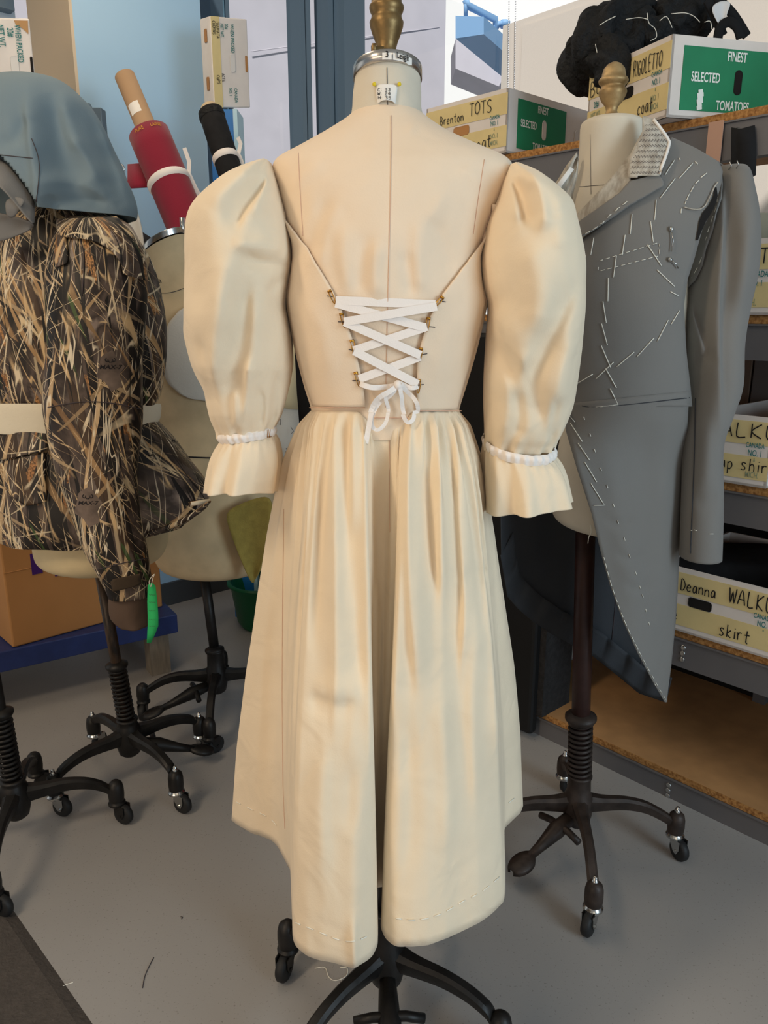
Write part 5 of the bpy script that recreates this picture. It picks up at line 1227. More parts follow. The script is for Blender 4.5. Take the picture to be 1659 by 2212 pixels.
js = JS.build('sleeve', 'camo', jk, thick=.002); JSV = JS.bvh()
k = loft([prow(1268, 238, 322, 1.81, .044), prow(1300, 236, 320, 1.81, .042), prow(1330, 240, 320, 1.81, .040), prow(1350, 262, 322, 1.81, .038)], n=48, sub=4, fold=lambda th, t: 1 + .06 * sin(5 * th) * t); k.build('cuff_lining', 'brown_lining', js, thick=.002)
k = patch(JSV, [(240, 1250), (300, 1238), (304, 1262), (246, 1276)], 8, 8, .006, 1.75); k.build('cuff_tab', 'velcro', js, thick=.003)
# shoulder yoke with its flap edge, pocket flap, sleeve seams
k = patch(JSV, [(132, 482), (250, 478), (282, 515), (300, 560), (305, 606), (264, 594), (257, 568), (242, 546), (213, 528), (162, 519), (134, 517)], 30, 16, .012, 1.8); k.cloth = (lambda f: lambda w: f(w) + 5.1)(wrap_u(210, 1.84, .105)); k.build('shoulder_yoke', 'camo', jk, thick=.004)
k = patch(JSV, [(128, 500), (144, 498), (150, 560), (146, 576), (126, 580), (122, 560)], 10, 5, .007, 1.8); k.build('shoulder_tab', 'camo', jk, thick=.003)
M['taupe'] = mat('taupe_print', rgb(118, 102, 92), .6, var=.45, vscale=22)
for px, py in ((238, 800), (190, 1094)):
    k = patch(JSV, [(px - 20, py - 30), (px + 4, py - 44), (px + 16, py - 26), (px + 32, py - 8), (px + 20, py + 8), (px + 26, py + 34), (px + 2, py + 46), (px - 10, py + 26), (px - 30, py + 14), (px - 24, py - 8)], 24, 8, .0005, 1.8); k.build('printed_patch', 'taupe', js)
k = patch(JBV, [(2, 1000), (100, 978), (104, 1090), (60, 1092), (20, 1060)], 14, 10, .012, 1.85); k.build('pocket', 'camo', jk, thick=.006)
k = patch(JBV, [(-5, 945), (108, 925), (112, 975), (0, 998)], 8, 10, .020, 1.85); k.build('pocket_flap', 'camo', jk, thick=.004)
for pix in ([(165, 475), (175, 520), (182, 560), (178, 640)], [(104, 880), (180, 868), (250, 872), (303, 884)], [(210, 1230), (270, 1215), (322, 1205)]):
    k = MB(); pts, n_ = line_on(JSV, smooth_px(pix, 5), .0012, 5, 1.8); k.tube(pts, .0012, 5); k.build('seam', 'dark_thread', js)
for px, py, bv, h in ((238, 797, JSV, 9), (190, 1090, JSV, 8), (385, 955, JBV, 6)):
    k = px_text(bv, 'MAX-7', px, py, h, squeeze=1.25, shear=.2); 
    for sg in (-1, 1):
        pts = [cast(bv, px + sg * a, py - h * 1.5 - b, .0012, 1.8)[0] for a, b in catmull([(1, 0), (4, 3), (9, 3), (11, 7), (8, 10)], 3)]
        k.ribbon(pts, .0022, Vector((0, -1, 0))); 
        pts = [cast(bv, px + sg * a, py - h * 1.5 - b, .0012, 1.8)[0] for a, b in ((5, 3), (5, 8))]; k.ribbon(pts, .0018, Vector((0, -1, 0)))
    k.build('printed_mark', 'ink', js if bv is JSV else jb_o, smooth=False)
# hem cord ridge and drawstring casing
k = MB(); pts, n_ = line_on(JBV, smooth_px([(452, 1078), (430, 1100), (395, 1122), (350, 1142), (318, 1152)], 4), .004, 6, 1.9); k.tube(pts, .007, 8); k.build('hem_casing', 'camo', jk)
# green hanging tag
gt = thing('hang_tag', 'bright green paper tag hanging from the camouflage cuff', 'tag', P(329, 1320, 1.76))
k = MB(); k.grid([[P(x, y, 1.765 + .006 * sin(y * .05)) for x in (xa, (xa + xb) / 2, xb)] for xa, xb, y in ((322, 330, 1260), (319, 336, 1266), (318, 340, 1300), (319, 342, 1330), (319, 342, 1352), (318, 336, 1368), (317, 326, 1389))]); k.build('paper', 'tag_green', gt, thick=.0006)
k = MB(); k.tube([P(x, y, 1.762) for x, y in smooth_px([(326, 1268), (322, 1258), (326, 1248), (334, 1240), (330, 1250), (326, 1268)], 3)], .0009, 5); k.build('string', 'thread', gt)
k = MB()
for y in (1284, 1300, 1318, 1338, 1352): k.ribbon([P(323 + 3 * (i % 2), y + i * 1.2, 1.7632) if False else P(322 + i * 2.2, y + (2 if i % 2 else 0), 1.7625 + .006 * sin(y * .05) - .001) for i in range(7)], .0008, Vector((0, -1, 0)))
k.build('pen_lettering', 'dark_thread', gt, smooth=False)

# blue grey hood draped over the top
YH = 1.97
hd = thing('hood', 'blue grey twill hood draped over the top of the camouflage jacket', 'hood', P(60, 480, YH))
HR = [(166, 36, 92, YH, .03), (171, -5, 122, YH, .06), (184, -50, 146, YH, .09), (205, -80, 168, YH, .115), (240, -102, 195, YH, .135), (300, -118, 221, YH, .155), (370, -128, 251, YH, .172), (425, -132, 271, YH, .185), (455, -132, 280, YH, .19), (473, -130, 281, YH, .19, .004)]
hk = loft([prow(*(r if len(r) == 6 else r + (0.0,))) for r in HR], n=260, sub=16, cap0=True, fold=lambda th, t: 1 + .05 * sin(4 * th + 2.2 * t + .6) * t ** 1.5 + .022 * sin(9 * th - 3 * t) * t ** 2)
for i, p in enumerate(hk.v):
    d = .022 * noise.noise(Vector((p.x * 7, p.y * 7, p.z * 3.4 + p.x * 6))) + .010 * noise.noise(Vector((p.x * 16, p.y * 16, p.z * 9 - p.x * 9)))
    hk.v[i] = p + Vector((p.x - P(60, 400, YH).x, p.y - YH, 0)).normalized() * d * min(1, max(0, (P(60, 175, YH).z - p.z) * 6))
def inside(pt, poly):
    x, y = pt; c = False
    for (x0, y0), (x1, y1) in zip(poly, poly[1:] + poly[:1]):
        if (y0 > y) != (y1 > y) and x < x0 + (x1 - x0) * (y - y0) / (y1 - y0): c = not c
    return c
hk.v = sculpt(hk.v, [([(130, 195), (165, 280), (200, 360), (240, 430)], .016, 26, 16), ([(105, 200), (120, 300), (150, 390), (185, 440)], -.014, 26, 26), ([(60, 200), (72, 300), (84, 390), (82, 480)], .018, 14, 26), ([(85, 400), (140, 392), (200, 405), (262, 440)], .012, 14, 22), ([(90, 445), (150, 430), (230, 440)], -.012, 16, 12),
    ([(190, 250), (225, 340), (262, 430)], -.012, 12, 16), ([(60, 250), (30, 300), (-10, 310)], -.008, 16, 16), ([(150, 300), (190, 330), (230, 400)], .009, 14, 14), ([(105, 420), (112, 440), (108, 462)], -.010, 10, 10)], YH)
cut = [(-300, 330), (0, 335), (20, 352), (50, 392), (78, 436), (78, 470), (74, 560), (-300, 560)]
HV = hk.bvh()
hk.f = [f for f in hk.f if not (sum(hk.v[i].y for i in f) / len(f) < YH and inside(project(sum((hk.v[i] for i in f), Vector()) / len(f)), cut))]
hk.build('hood_cloth', 'hood', hd, thick=.0025)
k = MB(); rows = [[(-40, 330), (0, 336), (40, 378), (78, 436)], [(-40, 352), (0, 362), (36, 400), (76, 452)], [(-40, 372), (-4, 384), (28, 418), (74, 474)], [(-30, 392), (0, 400), (22, 424), (76, 492)]]
k.grid([[P(x, y, 1.815 - .018 * i + .03 * (j == 0)) for j, (x, y) in enumerate(r)] for i, r in enumerate(rows)]); k.build('turned_edge', 'hood_under', hd, thick=.0025, subsurf=2)
k = MB(); rows = [[(-40, 452), (5, 462), (42, 470), (77, 486)], [(-40, 480), (5, 486), (40, 488), (70, 492)], [(-40, 522), (0, 522), (28, 512), (60, 498)]]
k.grid([[P(x, y, 1.79 + .012 * (i % 2) + .01 * j) for j, (x, y) in enumerate(r)] for i, r in enumerate(rows)]); k.build('lower_flap', 'hood_under', hd, thick=.0025, subsurf=2)
k = MB(); rows = [[(10, 432), (30, 424), (54, 428)], [(12, 452), (34, 446), (50, 440)], [(14, 468), (28, 474), (40, 458)]]
k.grid([[P(x, y, 1.775 - .01 * (i % 2)) for j, (x, y) in enumerate(r)] for i, r in enumerate(rows)]); k.build('turned_corner', 'hood_under', hd, thick=.0025, subsurf=2)
k = MB()
for pix in ([(0, 335), (70, 342)], [(78, 436), (84, 380), (82, 340), (68, 300)]):
    pts, n_ = line_on(HV, smooth_px(pix, 5), .0012, 5, YH - .15); k.tube(pts, .0009, 5)
k.build('chalk_line', 'dark_thread', hd)

# ================================================================== LARGE OLD FORM behind
YM = 2.45
mf = thing('dress_form', 'old tan canvas dress form with tilted steel neck cap and bare black stand', 'dress form', (-.58, 2.43, 0))
stand(mf, -.578, 2.43, [radians(184), radians(-84), radians(8), radians(98)], .255, 'iron', [P(441, 1235, YM)], .0165, 'iron', collar_z=.245, pedal=(3.55, .25), hub_top=.245, nut=False, caster_yaw=[-1.5, .8, 1, 2])
k = loft([mk4(r) for r in ((309, 556, 404, 508, YM, .060, .01), (314, 590, 408, 548, YM, .060, .01), (322, 620, 430, 590, YM, .066), (318, 650, 500, 635, YM, .085), (315, 690, 560, 690, YM, .12), (322, 780, 575, 780, YM, .14), (330, 860, 580, 860, YM, .13), (332, 940, 588, 940, YM, .135), (328, 1000, 600, 1000, YM, .145), (324, 1080, 606, 1080, YM, .15), (327, 1150, 604, 1150, YM, .15), (333, 1195, 596, 1195, YM, .145), (352, 1226, 572, 1226, YM, .12), (395, 1243, 525, 1243, YM, .06))], n=72, sub=5, cap1=True)
mt = k.build('torso', 'old_canvas', mf); MV = k.bvh()
k = loft([mk4(r) for r in ((309, 553, 404, 505, YM, .062, .01), (308, 544, 402, 496, YM, .063, .012), (312, 538, 400, 494, YM, .060, .012), (330, 526, 388, 500, YM, .03, .01))], n=48, sub=3, cap1=True); k.build('neck_cap', 'chrome', mf)
k = MB(); k.tube([P(393, 470, YM - .02), P(395, 522, YM - .01)], .0075, 14); k.build('neck_rod', 'chrome', mf)
k = patch(MV, [(358, 740), (368, 700), (392, 672), (430, 655), (470, 660), (480, 870), (430, 868), (395, 852), (366, 825), (356, 785)], 22, 14, .012, YM - .1); k.build('chest_pad', 'white_felt', mf, thick=.008)
k = MB(); pts, n_ = line_on(MV, [(340, 984), (400, 987), (446, 989), (560, 990)], .0015, 6, YM - .1); k.tube(pts, .0022, 6); k.build('waist_tape', 'ink', mt)
k = MB(); pts, n_ = line_on(MV, smooth_px([(335, 632), (370, 632), (410, 618)], 4), .001, 6, YM - .1); k.tube(pts, .0008, 6); k.build('seam', 'dark_thread', mt)
k = px_text(MV, 'CO.', 341, 612, 8, squeeze=.9, Y0=YM - .05, slope=-.2); k.build('printed_lettering', 'ink', mt, smooth=False)
k = MB(); rows = [[(484, 1105), (520, 1088), (556, 1074), (590, 1070)], [(494, 1140), (525, 1128), (556, 1120), (588, 1118)], [(508, 1180), (532, 1172), (556, 1168), (582, 1166)], [(524, 1220), (540, 1214), (556, 1210), (572, 1208)], [(543, 1262), (548, 1258), (553, 1250), (560, 1240)]]
k.grid([[P(x, y, 2.26 + .02 * sin(j * 1.2)) for j, (x, y) in enumerate(r)] for r in rows])
tag(k.build('felt_piece', 'olive_felt', thick=.004, subsurf=2), 'pointed olive green felt piece hanging beside the cream skirt', 'felt')
k = MB(); rows = [[(596, 770), (612, 745), (633, 722)], [(592, 850), (615, 850), (640, 850)], [(592, 880), (618, 882), (643, 885)]]
k.grid([[P(x, y, 2.36 + .015 * j) for j, (x, y) in enumerate(r)] for r in rows]); qp = thing('quilted_pad', 'pale quilted pad hanging on the old tan form beside the cream sleeve', 'pad', P(620, 1000, 2.36)); k.build('upper_pad', 'cream_canvas', qp, thick=.006)
k = MB(); rows = [[(592, 880), (618, 882), (643, 885)], [(586, 940), (618, 945), (648, 950)], [(580, 1000), (612, 1004), (650, 1008)]]
k.grid([[P(x, y, 2.362 + .015 * j) for j, (x, y) in enumerate(r)] for r in rows]); lp = k.build('lower_pad', 'white_felt', qp, thick=.006)
k = MB()
for pix in ([(606, 905), (606, 918), (602, 916)], [(628, 922), (634, 932), (628, 938)], [(618, 968), (622, 976), (616, 976)]): k.tube([P(x, y, 2.352) for x, y in pix], .0009, 5)
k.build('loose_thread', 'dark_thread', lp)

# stand at the left picture edge
ls = thing('form_stand', 'black cast iron stand with a spring post, cut off by the left edge', 'stand', (-.957, 1.74, 0))
stand(ls, -.957, 1.745, [radians(24), radians(104), radians(-78), radians(196)], .245, 'iron', [P(-42, 1300, 1.745)], .0155, 'iron', spring=(.20, .375, 13, .0225), collar_z=.388, nut=False, hub_top=.20, caster_yaw=[-.4, .2, -.3, 0])

# ================================================================== GREY TAILCOAT FORM (right)
YR = 1.70
rf = thing('dress_form', 'canvas dress form with small bronze finial and maroon pole, under the grey tailcoat', 'dress form', (.495, 1.71, 0))
stand(rf, .495, 1.715, [radians(-95), radians(-1), radians(84), radians(182)], .255, 'brown_iron', [P(1266, 1100, YR)], .0225, 'maroon_iron', spring=(.232, .382, 11, .0265), collar_z=.395, pedal=(radians(-146), .21), hub_top=.232, caster_yaw=[-2.2, -1.2, .5, 0])
RT = [prow(256, 1275, 1372, YR, .045), prow(262, 1262, 1386, YR, .055), prow(276, 1255, 1394, YR, .060), prow(330, 1252, 1392, YR, .060), prow(390, 1243, 1402, YR, .066), prow(430, 1232, 1430, YR, .078), prow(480, 1222, 1460, YR, .092), prow(560, 1216, 1480, YR, .105), prow(700, 1216, 1478, YR, .112), prow(870, 1226, 1470, YR, .105),
      prow(950, 1212, 1462, YR, .118), prow(1040, 1196, 1440, YR, .125), prow(1095, 1194, 1425, YR, .125, -.006), prow(1120, 1200, 1415, YR, .12, -.008), prow(1130, 1225, 1390, YR, .10, -.008)]
k = loft(RT, n=72, sub=5, cap0=True, cap1=True); rt_o = k.build('torso', 'canvas', rf); RV = k.bvh()
s = 1.62 / FPX; fb = P(1320, 252, YR)
finial(rf, fb - UP * .008, [(r * s, z * s) for r, z in [(21, 0), (21, 6), (14, 12), (11, 19), (13, 27), (21, 36), (27, 48), (28.5, 54), (27, 59), (23, 63), (24, 66), (29, 71), (30, 75), (28, 79), (24, 82), (23.5, 88), (21, 97), (14, 105), (5, 109.5), (0, 110)]], m='dusty_bronze')
k = MB(); 
for pix in ([(1275, 290), (1277, 420)], [(1252, 404), (1300, 400), (1330, 398)]):
    k = MB(); pts, n_ = line_on(RV, pix, .0006, 5, 1.64); k.tube(pts, .0004, 5); k.build('seam', 'dark_thread', rt_o)

ct = thing('tailcoat', 'unfinished grey wool tailcoat with white basting on the right dress form', 'coat', (.5, 1.70, .45))
CT = [prow(300, 1296, 1447, YR, .066), prow(322, 1275, 1496, YR, .072), prow(343, 1262, 1546, YR, .080), prow(362, 1255, 1578, YR, .090), prow(400, 1245, 1572, 1.69, .106), prow(450, 1236, 1552, 1.685, .122), prow(520, 1226, 1530, 1.68, .132), prow(600, 1213, 1506, 1.68, .137), prow(700, 1211, 1492, 1.68, .138), prow(800, 1214, 1489, 1.68, .134), prow(890, 1218, 1491, 1.68, .130)]
ck = loft(CT, n=96, sub=6, disp=.004, dscale=7); CV = ck.bvh()
# front panel on the near side, back panel on the far side of the same torso
FA = [(1447, 302), (1424, 386), (1404, 404), (1345, 452), (1290, 496), (1254, 522), (1236, 545), (1222, 640), (1216, 760), (1222, 878)]
FB = [(1448, 302), (1500, 326), (1549, 354), (1556, 372), (1552, 400), (1540, 440), (1512, 495), (1494, 560), (1480, 604), (1472, 660), (1477, 760), (1486, 840), (1489, 878)]
k = MB(); k.grid([[cast(CV, xa + (xb - xa) * j / 29, y, .006, 1.6)[0] for j in range(30)] for xa, xb, y in rows_between(FA, FB, 90)])
fp = k.build('front_panel', 'wool', ct, thick=.002); FV = k.bvh()
k = MB(); k.grid([[p for p in r[26:72]] for r in ck.rings[6:]]); k.build('back_panel', 'wool', ct, thick=.002)
# tails
TE = [(1214, 885), (1222, 938), (1246, 1012), (1278, 1110), (1300, 1200), (1318, 1265), (1346, 1342), (1378, 1410), (1410, 1470), (1437, 1517)]
TR = [(1489, 885), (1484, 960), (1477, 1060), (1470, 1150), (1465, 1250), (1459, 1350), (1450, 1440), (1442, 1500), (1441, 1518)]
def tail_Y(x, xr, y): 
    xc = 1320; a = xr - xc + 4; q = (x - xc) / a; t = (y - 885) / 630
    return 1.69 - (.135 + .03 * t) * sqrt(max(0.0, 1 - q * q if q > 0 else 1 - (q * .6) ** 2)) + .006 * sin(x * .045 + y * .004) * t
k = MB(); g = []
for xa, xb, y in rows_between(TE, TR, 90):
    t = (y - 885) / 633; row = []
    for j in range(24):
        x = xa + (xb - xa) * j / 23; yy = y - (14 + 26 * max(0, (x - 1232) / 256)) * max(0, 1 - t * 5)
        Yb = tail_Y(x, xb, y); w = min(1, t * 4.5); w = w * w * (3 - 2 * w)
        c_ = cast(FV, min(x, 1484), min(yy, 876), .0024, 1.58)[0]
        row.append(P(x, yy, c_.y + (Yb - c_.y) * w))
    g.append(row)
k.grid(g)
k.v = sculpt(k.v, [([(1300, 930), (1330, 1100), (1370, 1300)], .006, 26, 26), ([(1390, 900), (1400, 1100), (1400, 1300)], -.006, 30, 30), ([(1440, 950), (1440, 1150), (1436, 1350)], .008, 26, 20), ([(1310, 1120), (1340, 1135), (1370, 1120)], -.004, 10, 10), ([(1330, 1190), (1362, 1210), (1390, 1190)], -.004, 10, 10), ([(1350, 1260), (1385, 1275), (1400, 1255)], -.004, 10, 10)], 1.72)
tp = k.build('coat_tail', 'wool', ct, thick=.002); TV = k.bvh()
def far_Y(x): q = max(-1, min(1, (x - 1290) / 212)); return 1.70 + .17 * sqrt(1 - q * q)
LH = [(1082, 1200), (1097, 1289), (1120, 1316), (1150, 1342), (1190, 1369), (1237, 1394), (1282, 1418), (1330, 1456), (1380, 1497), (1410, 1507), (1438, 1517)]
TOPX = [(1078, 960), (1440, 960)]
hp = resample([Vector((x, y, 0)) for x, y in LH], 60); k = MB(); g = []
for i in range(14):
    t = i / 13; row = []
    for j, h in enumerate(hp):
        x0 = 1078 + (1478 - 1078) * j / 59; row.append(P(x0 + (h.x - x0) * t, 960 + (h.y - 960) * t, far_Y(x0 + (h.x - x0) * t)))
    g.append(row)
k.grid(g); lo = k.build('tail_lining', 'lining', ct, thick=.002)
k = MB(); g = []
hq = resample([Vector((x, y, 0)) for x, y in LH], 150)
for i in range(7):
    t = i / 6; row = []
    for j, h in enumerate(hq):
        x, y = h.x + 26 * t * (1 - .5 * j / 150), h.y - 52 * t; row.append(P(x, y, far_Y(x) - .004 - (.008 * t + .012 * t * abs(sin(j * .19)) + .004 * sin(j * .38))))
    g.append(row)
k.grid(g); k.build('gathered_hem', 'lining', ct, thick=.002)
k = MB()
for pix in ([(1340, 1080), (1330, 1300), (1320, 1400)], [(1392, 1300), (1386, 1420), (1384, 1498)]): k.tube([P(x, y, far_Y(x) - .002) for x, y in pix], .0015, 5)
k.build('seam', 'dark_thread', lo)
# sleeve
SRR = [(360, 1552, 1606, 1.70, .03), (374, 1546, 1612, 1.695, .05), (410, 1536, 1620, 1.685, .066), (460, 1522, 1630, 1.68, .08), (520, 1508, 1635, 1.67, .086), (590, 1492, 1630, 1.66, .086), (660, 1480, 1614, 1.66, .081), (740, 1480, 1600, 1.65, .075), (830, 1486, 1596, 1.64, .070), (900, 1482, 1574, 1.63, .064), (960, 1478, 1556, 1.62, .058), (1060, 1474, 1557, 1.61, .056), (1150, 1470, 1556, 1.60, .054), (1203, 1468, 1554, 1.60, .053)]
k = loft([prow(*r) for r in SRR], n=80, sub=7, fold=lambda th, t: 1 + .045 * sin(3 * th + 1.2) * sin(pi * min(1, t * 1.6)) * (t < .62), disp=.008, dscale=8, dseed=2)
k.v = sculpt(k.v, [([(1556, 380), (1554, 480), (1548, 600), (1545, 720), (1548, 830), (1556, 940)], .016, 30, 9), ([(1575, 420), (1578, 560), (1565, 700)], -.012, 12, 26), ([(1608, 470), (1606, 560), (1590, 680)], .008, 18, 16), ([(1482, 650), (1500, 720), (1520, 772)], .014, 22, 10), ([(1500, 780), (1522, 774), (1540, 760)], -.016, 10, 14), ([(1500, 660), (1516, 720), (1528, 765)], -.010, 8, 12),
    ([(1500, 1075), (1525, 1090), (1552, 1076)], -.006, 12, 8), ([(1500, 860), (1498, 980), (1490, 1150)], -.004, 8, 8), ([(1525, 900), (1525, 1000), (1520, 1060)], .005, 16, 16)], 1.67)
cs = k.build('sleeve', 'wool', ct, thick=.002); SV = k.bvh()
k = MB(); g = [[cast(SV, x + w * j / 5 * 1.0, y, .003 + .002 * sin(j + y * .1), 1.6)[0] for j in range(6)] for x, y, w in ((1547, 376, 14), (1550, 400, 14), (1544, 430, 16), (1534, 462, 18), (1519, 500, 22), (1505, 540, 24), (1494, 575, 26), (1484, 606, 22), (1480, 622, 8))]
k.grid(g); k.build('raw_edge', 'wool', cs, thick=.003)
k = MB(); g = [[cast(CV, x + w * j / 3, y, .0085, 1.6)[0] for j in range(4)] for x, y, w in ((1536, 408, 4), (1534, 425, 8), (1524, 445, 12), (1510, 462, 18), (1503, 480, 14), (1500, 500, 8), (1496, 520, 4))]
k.grid(g); k.build('armhole_opening', 'hole', ct)
k = MB(); pts = [cast(CV, x, y, .010, 1.6)[0] for x, y in smooth_px([(1542, 398), (1534, 408), (1524, 430), (1512, 450), (1496, 456), (1472, 452)], 5)]; k.tube(pts, .0012, 6); k.build('frayed_edge', 'hair_canvas', ct)
for pix in ([(1503, 860), (1500, 1000), (1492, 1195)],):
    k = MB(); pts, n_ = line_on(SV, smooth_px(pix, 6), .001, 6, 1.58); k.tube(pts, .0012, 5); k.build('seam', 'lining', cs)
k = MB(); pts, n_ = line_on(TV, [(1240, 900), (1300, 880), (1400, 870), (1486, 858)], .001, 6, 1.58)
pts = [cast(FV, x, y, .0012, 1.58)[0] for x, y in [(1232 + 256 * i / 24, 883 - 24 * (i / 24) ** 1.3) for i in range(25)]]; k.tube(pts, .0012, 5); k.build('waist_seam', 'lining', fp)
# lapel, canvas facing, collar
k = patch(CV, [(1254, 524), (1300, 496), (1360, 452), (1428, 412), (1424, 402), (1414, 388), (1392, 398), (1360, 404), (1340, 428), (1300, 458), (1262, 486), (1248, 505)], 34, 14, .020, 1.58); lap = k.build('lapel', 'wool', ct, thick=.005); LV_ = k.bvh()
k = patch(CV, [(1362, 342), (1362, 404), (1340, 428), (1300, 460), (1250, 508), (1246, 478), (1290, 430), (1330, 385)], 30, 10, .013, 1.6); k.build('lapel_canvas', 'hair_canvas', ct, thick=.002)
CB = loft([prow(240, 1335, 1404, YR, .062), prow(256, 1322, 1412, YR, .070), prow(300, 1290, 1446, YR, .098), prow(340, 1280, 1452, YR, .115), prow(410, 1250, 1470, YR, .145)], n=64, sub=5); CBV = CB.bvh()
k = patch(CBV, [(1388, 252), (1410, 258), (1441, 298), (1444, 318), (1432, 356), (1422, 384), (1412, 391), (1390, 398), (1358, 405), (1357, 346), (1372, 314), (1388, 284)], 40, 14, .002, 1.62); k.build('collar', 'hair_canvas', ct, thick=.005); KV = k.bvh()
k = MB(); rnd = random.Random(3)
for i in range(22):
    y = 272 + i * 5.8
    for j in range(14):
        x = 1362 + j * 6.2 + (i % 2) * 3
        if inside((x, y), [(1390, 262), (1408, 264), (1438, 302), (1440, 318), (1420, 380), (1410, 386), (1362, 398), (1362, 348), (1376, 316), (1390, 286)]):
            a_ = cast(KV, x, y, .0008, 1.6)[0]; b2 = cast(KV, x + 5, y + (3 if i % 2 else -3), .0008, 1.6)[0]; k.ribbon([a_, b2], .0007, Vector((0, -1, 0)))
ps = k.build('pad_stitches', 'dark_thread', ct, smooth=False); ps['kind'] = 'stuff'
k = MB(); pts = [cast(KV, x, y, .002, 1.6)[0] for x, y in smooth_px([(1411, 260), (1440, 300), (1442, 320), (1421, 383)], 5)]; k.tube(pts, .003, 8); k.build('collar_edge', 'paper', ct)
for nm, m, rows in (('collar_canvas', 'hair_canvas', [[(1246, 328), (1250, 345)], [(1225, 355), (1248, 380)], [(1196, 402), (1238, 420)], [(1190, 425), (1232, 470)], [(1215, 470), (1236, 505)]]), ('collar_stay', 'paper', [[(1232, 360), (1240, 366)], [(1200, 402), (1208, 410)]])):
    k = MB(); g = [[P(x0 + (x1 - x0) * j / 5, y0 + (y1 - y0) * j / 5, 1.665 - (.012 if m == 'paper' else .006 * sin(j * 1.9))) for j in range(6)] for (x0, y0), (x1, y1) in rows]; k.grid(g); k.build(nm, m, ct, thick=.003)
# basting stitches
C3 = lambda x, y: (1180 + x / 3.457, 220 + y / 3.457)
C4 = lambda x, y: (1180 + x / 2.99, 800 + y / 2.99)
def thread_run(name, segs, conv, bvh, parent, r=.0009):
    k = MB()
    for sg in segs:
        pts, n_ = line_on(bvh, [conv(*q) for q in sg], .0016, 8, 1.58); k.tube(pts, r, 5)
    return k.build(name, 'thread', parent)
RUNS = [[[(955, 440), (885, 550)], [(1090, 465), (990, 575)], [(960, 575), (850, 720)], [(1110, 450), (1127, 470)], [(990, 425), (998, 440)]],
 [[(1195, 535), (1150, 570)], [(1135, 590), (1110, 615)], [(1100, 630), (1075, 675)], [(1065, 690), (1045, 735)], [(1040, 745), (1032, 765)], [(1005, 800), (1003, 835)]],
 [[(820, 735), (808, 885)], [(778, 895), (798, 1050)], [(755, 1068), (858, 1225)], [(825, 1255), (955, 1380)], [(925, 1418), (985, 1450)]],
 [[(640, 840), (628, 988)], [(590, 995), (568, 1145)], [(525, 1150), (503, 1310)], [(465, 1315), (462, 1490)], [(425, 1490), (450, 1650)], [(415, 1655), (458, 1815)], [(413, 1820), (482, 1983)], [(445, 1990), (525, 2135)], [(478, 2140), (512, 2205)]],
 [[(990, 1560), (930, 1660)], [(908, 1630), (828, 1787)], [(803, 1762), (677, 1902)], [(656, 1868), (527, 1978)], [(505, 1943), (373, 2068)], [(350, 2033), (220, 2112)]],
 [[(358, 1015), (335, 1145)], [(298, 1145), (285, 1280)]]]
for rn in RUNS: thread_run('basting_line', rn, C3, FV, fp)
k = MB(); dashes(k, FV, [C3(395, 1190), C3(845, 1050)], 9, 4, .0007, .0016, 1.58); dashes(k, FV, [C3(845, 1050), C3(842, 1150)], 8, 4, .0007, .0016, 1.58); dashes(k, FV, [C3(842, 1150), C3(388, 1268)], 9, 4, .0007, .0016, 1.58); dashes(k, FV, [C3(388, 1268), C3(395, 1190)], 8, 4, .0007, .0016, 1.58)
k.build('pocket_outline', 'thread', fp)
thread_run('basting_line', [[(330, 237), (465, 220), (415, 120)]], C4, FV, fp)
thread_run('basting_line', [[(150, 290), (188, 335)], [(160, 343), (235, 462)], [(207, 472), (280, 580)], [(248, 593), (325, 720)], [(288, 730), (375, 870), (305, 872)]], C4, TV, tp)
for sg_ in [[(x, y), (x + 6, y + 20)] for x, y in ((245, 300), (283, 408), (312, 510), (350, 628), (390, 738), (432, 862), (460, 968), (500, 1078), (533, 1187), (573, 1300), (600, 1390), (617, 1447), (638, 1540), (658, 1625), (700, 2037))]: thread_run('tack_stitch', [sg_], C4, TV, tp, .0008)
k = MB(); dashes(k, TV, [(x + 3, y) for x, y in TE[4:]], 10, 5, .0008, .0016, 1.58); k.build('edge_basting', 'thread', tp)
k = MB(); dashes(k, LV_, [(1262, 518), (1310, 486), (1358, 448)], 10, 6, .0008, .002, 1.58); k.build('lapel_basting', 'thread', lap)
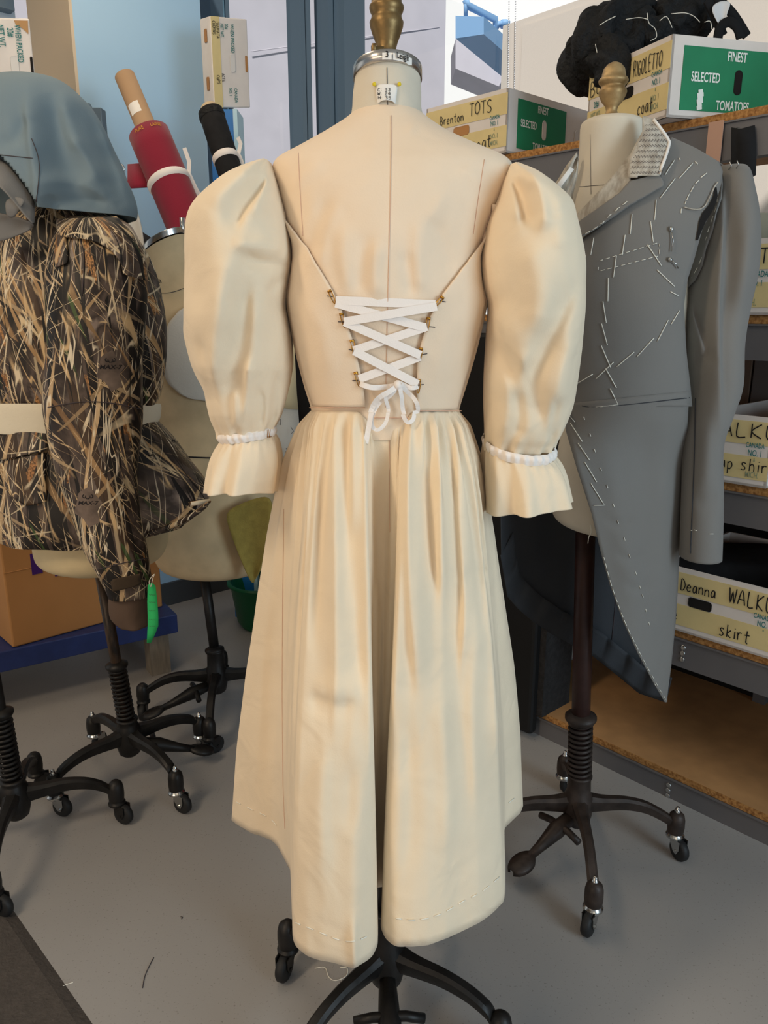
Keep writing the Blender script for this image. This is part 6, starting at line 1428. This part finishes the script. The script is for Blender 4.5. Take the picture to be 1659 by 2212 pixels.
for sg_ in ([(1493, 1145), (1496, 1146)], [(1500, 1144), (1506, 1146)], [(1532, 1153), (1540, 1153)]): thread_run('tack_stitch', [sg_], lambda x, y: (x, y), SV, cs, .0008)
k = MB(); dashes(k, SV, [(1556, 425), (1552, 450), (1535, 500), (1520, 560), (1500, 600), (1485, 625)], 12, 7, .0009, .006, 1.58); k.build('armhole_basting', 'thread', cs)
for a_, b_ in (((925, 955), (925, 1120)), ((918, 1180), (975, 1245))):
    p0, n0 = cast(FV, *C3(*a_), .004, 1.58); p1, n1 = cast(FV, *C3(*b_), .004, 1.58); k = MB(); k.tube([p0, p0.lerp(p1, .5) + Vector((.003, -.002, 0)), p1], .0012, 6); h = k.build('safety_pin', 'chrome', ct)
    k = MB(); k.lathe([(0, -.006), (.0035, -.004), (.004, .002), (0, .006)], p0, (p1 - p0), 10, False); k.build('pin_clasp', 'chrome', h)
for x, y in ((1550, 360), (1575, 358), (1590, 356)):
    q = cast(SV, x, y + 10, .002, 1.65)[0]; k = MB(); k.tube([q, q + Vector((.003, -.004, .006)), q + Vector((-.002, -.005, .014))], .0012, 6); k.build('straight_pin', 'chrome', cs)
k = MB(); pts = [P(x, y, 1.57) for x, y in smooth_px([(1276, 1134), (1277, 1150), (1272, 1160), (1270, 1174)], 5)]; k.tube(pts, .0008, 5); k.build('loose_thread', 'thread', rt_o)

# ================================================================== LINT AND THREADS ON THE FLOOR
for pix, m, lab in (([(129, 2145), (131, 2135), (140, 2128), (158, 2122)], 'thread', 'pale thread lying across the edge of the dark floor mat'),
               ([(680, 2092), (702, 2090), (710, 2110), (725, 2118), (748, 2108), (750, 2092), (735, 2090)], 'thread', 'looped fine thread on the floor below the dress hem'),
               ([(308, 2134), (314, 2105), (332, 2068)], 'dark_thread', 'long dark scuff of thread on the floor right of the mat'),
               ([(392, 1985), (394, 1981), (390, 1980)], 'dark_thread', 'small dark lint scrap on the open floor left of the dress')):
    k = MB(); k.tube([PZ(x, y, .0012) for x, y in smooth_px(pix, 4)], .0009, 5); tag(k.build('loose_thread', m), lab, 'thread')
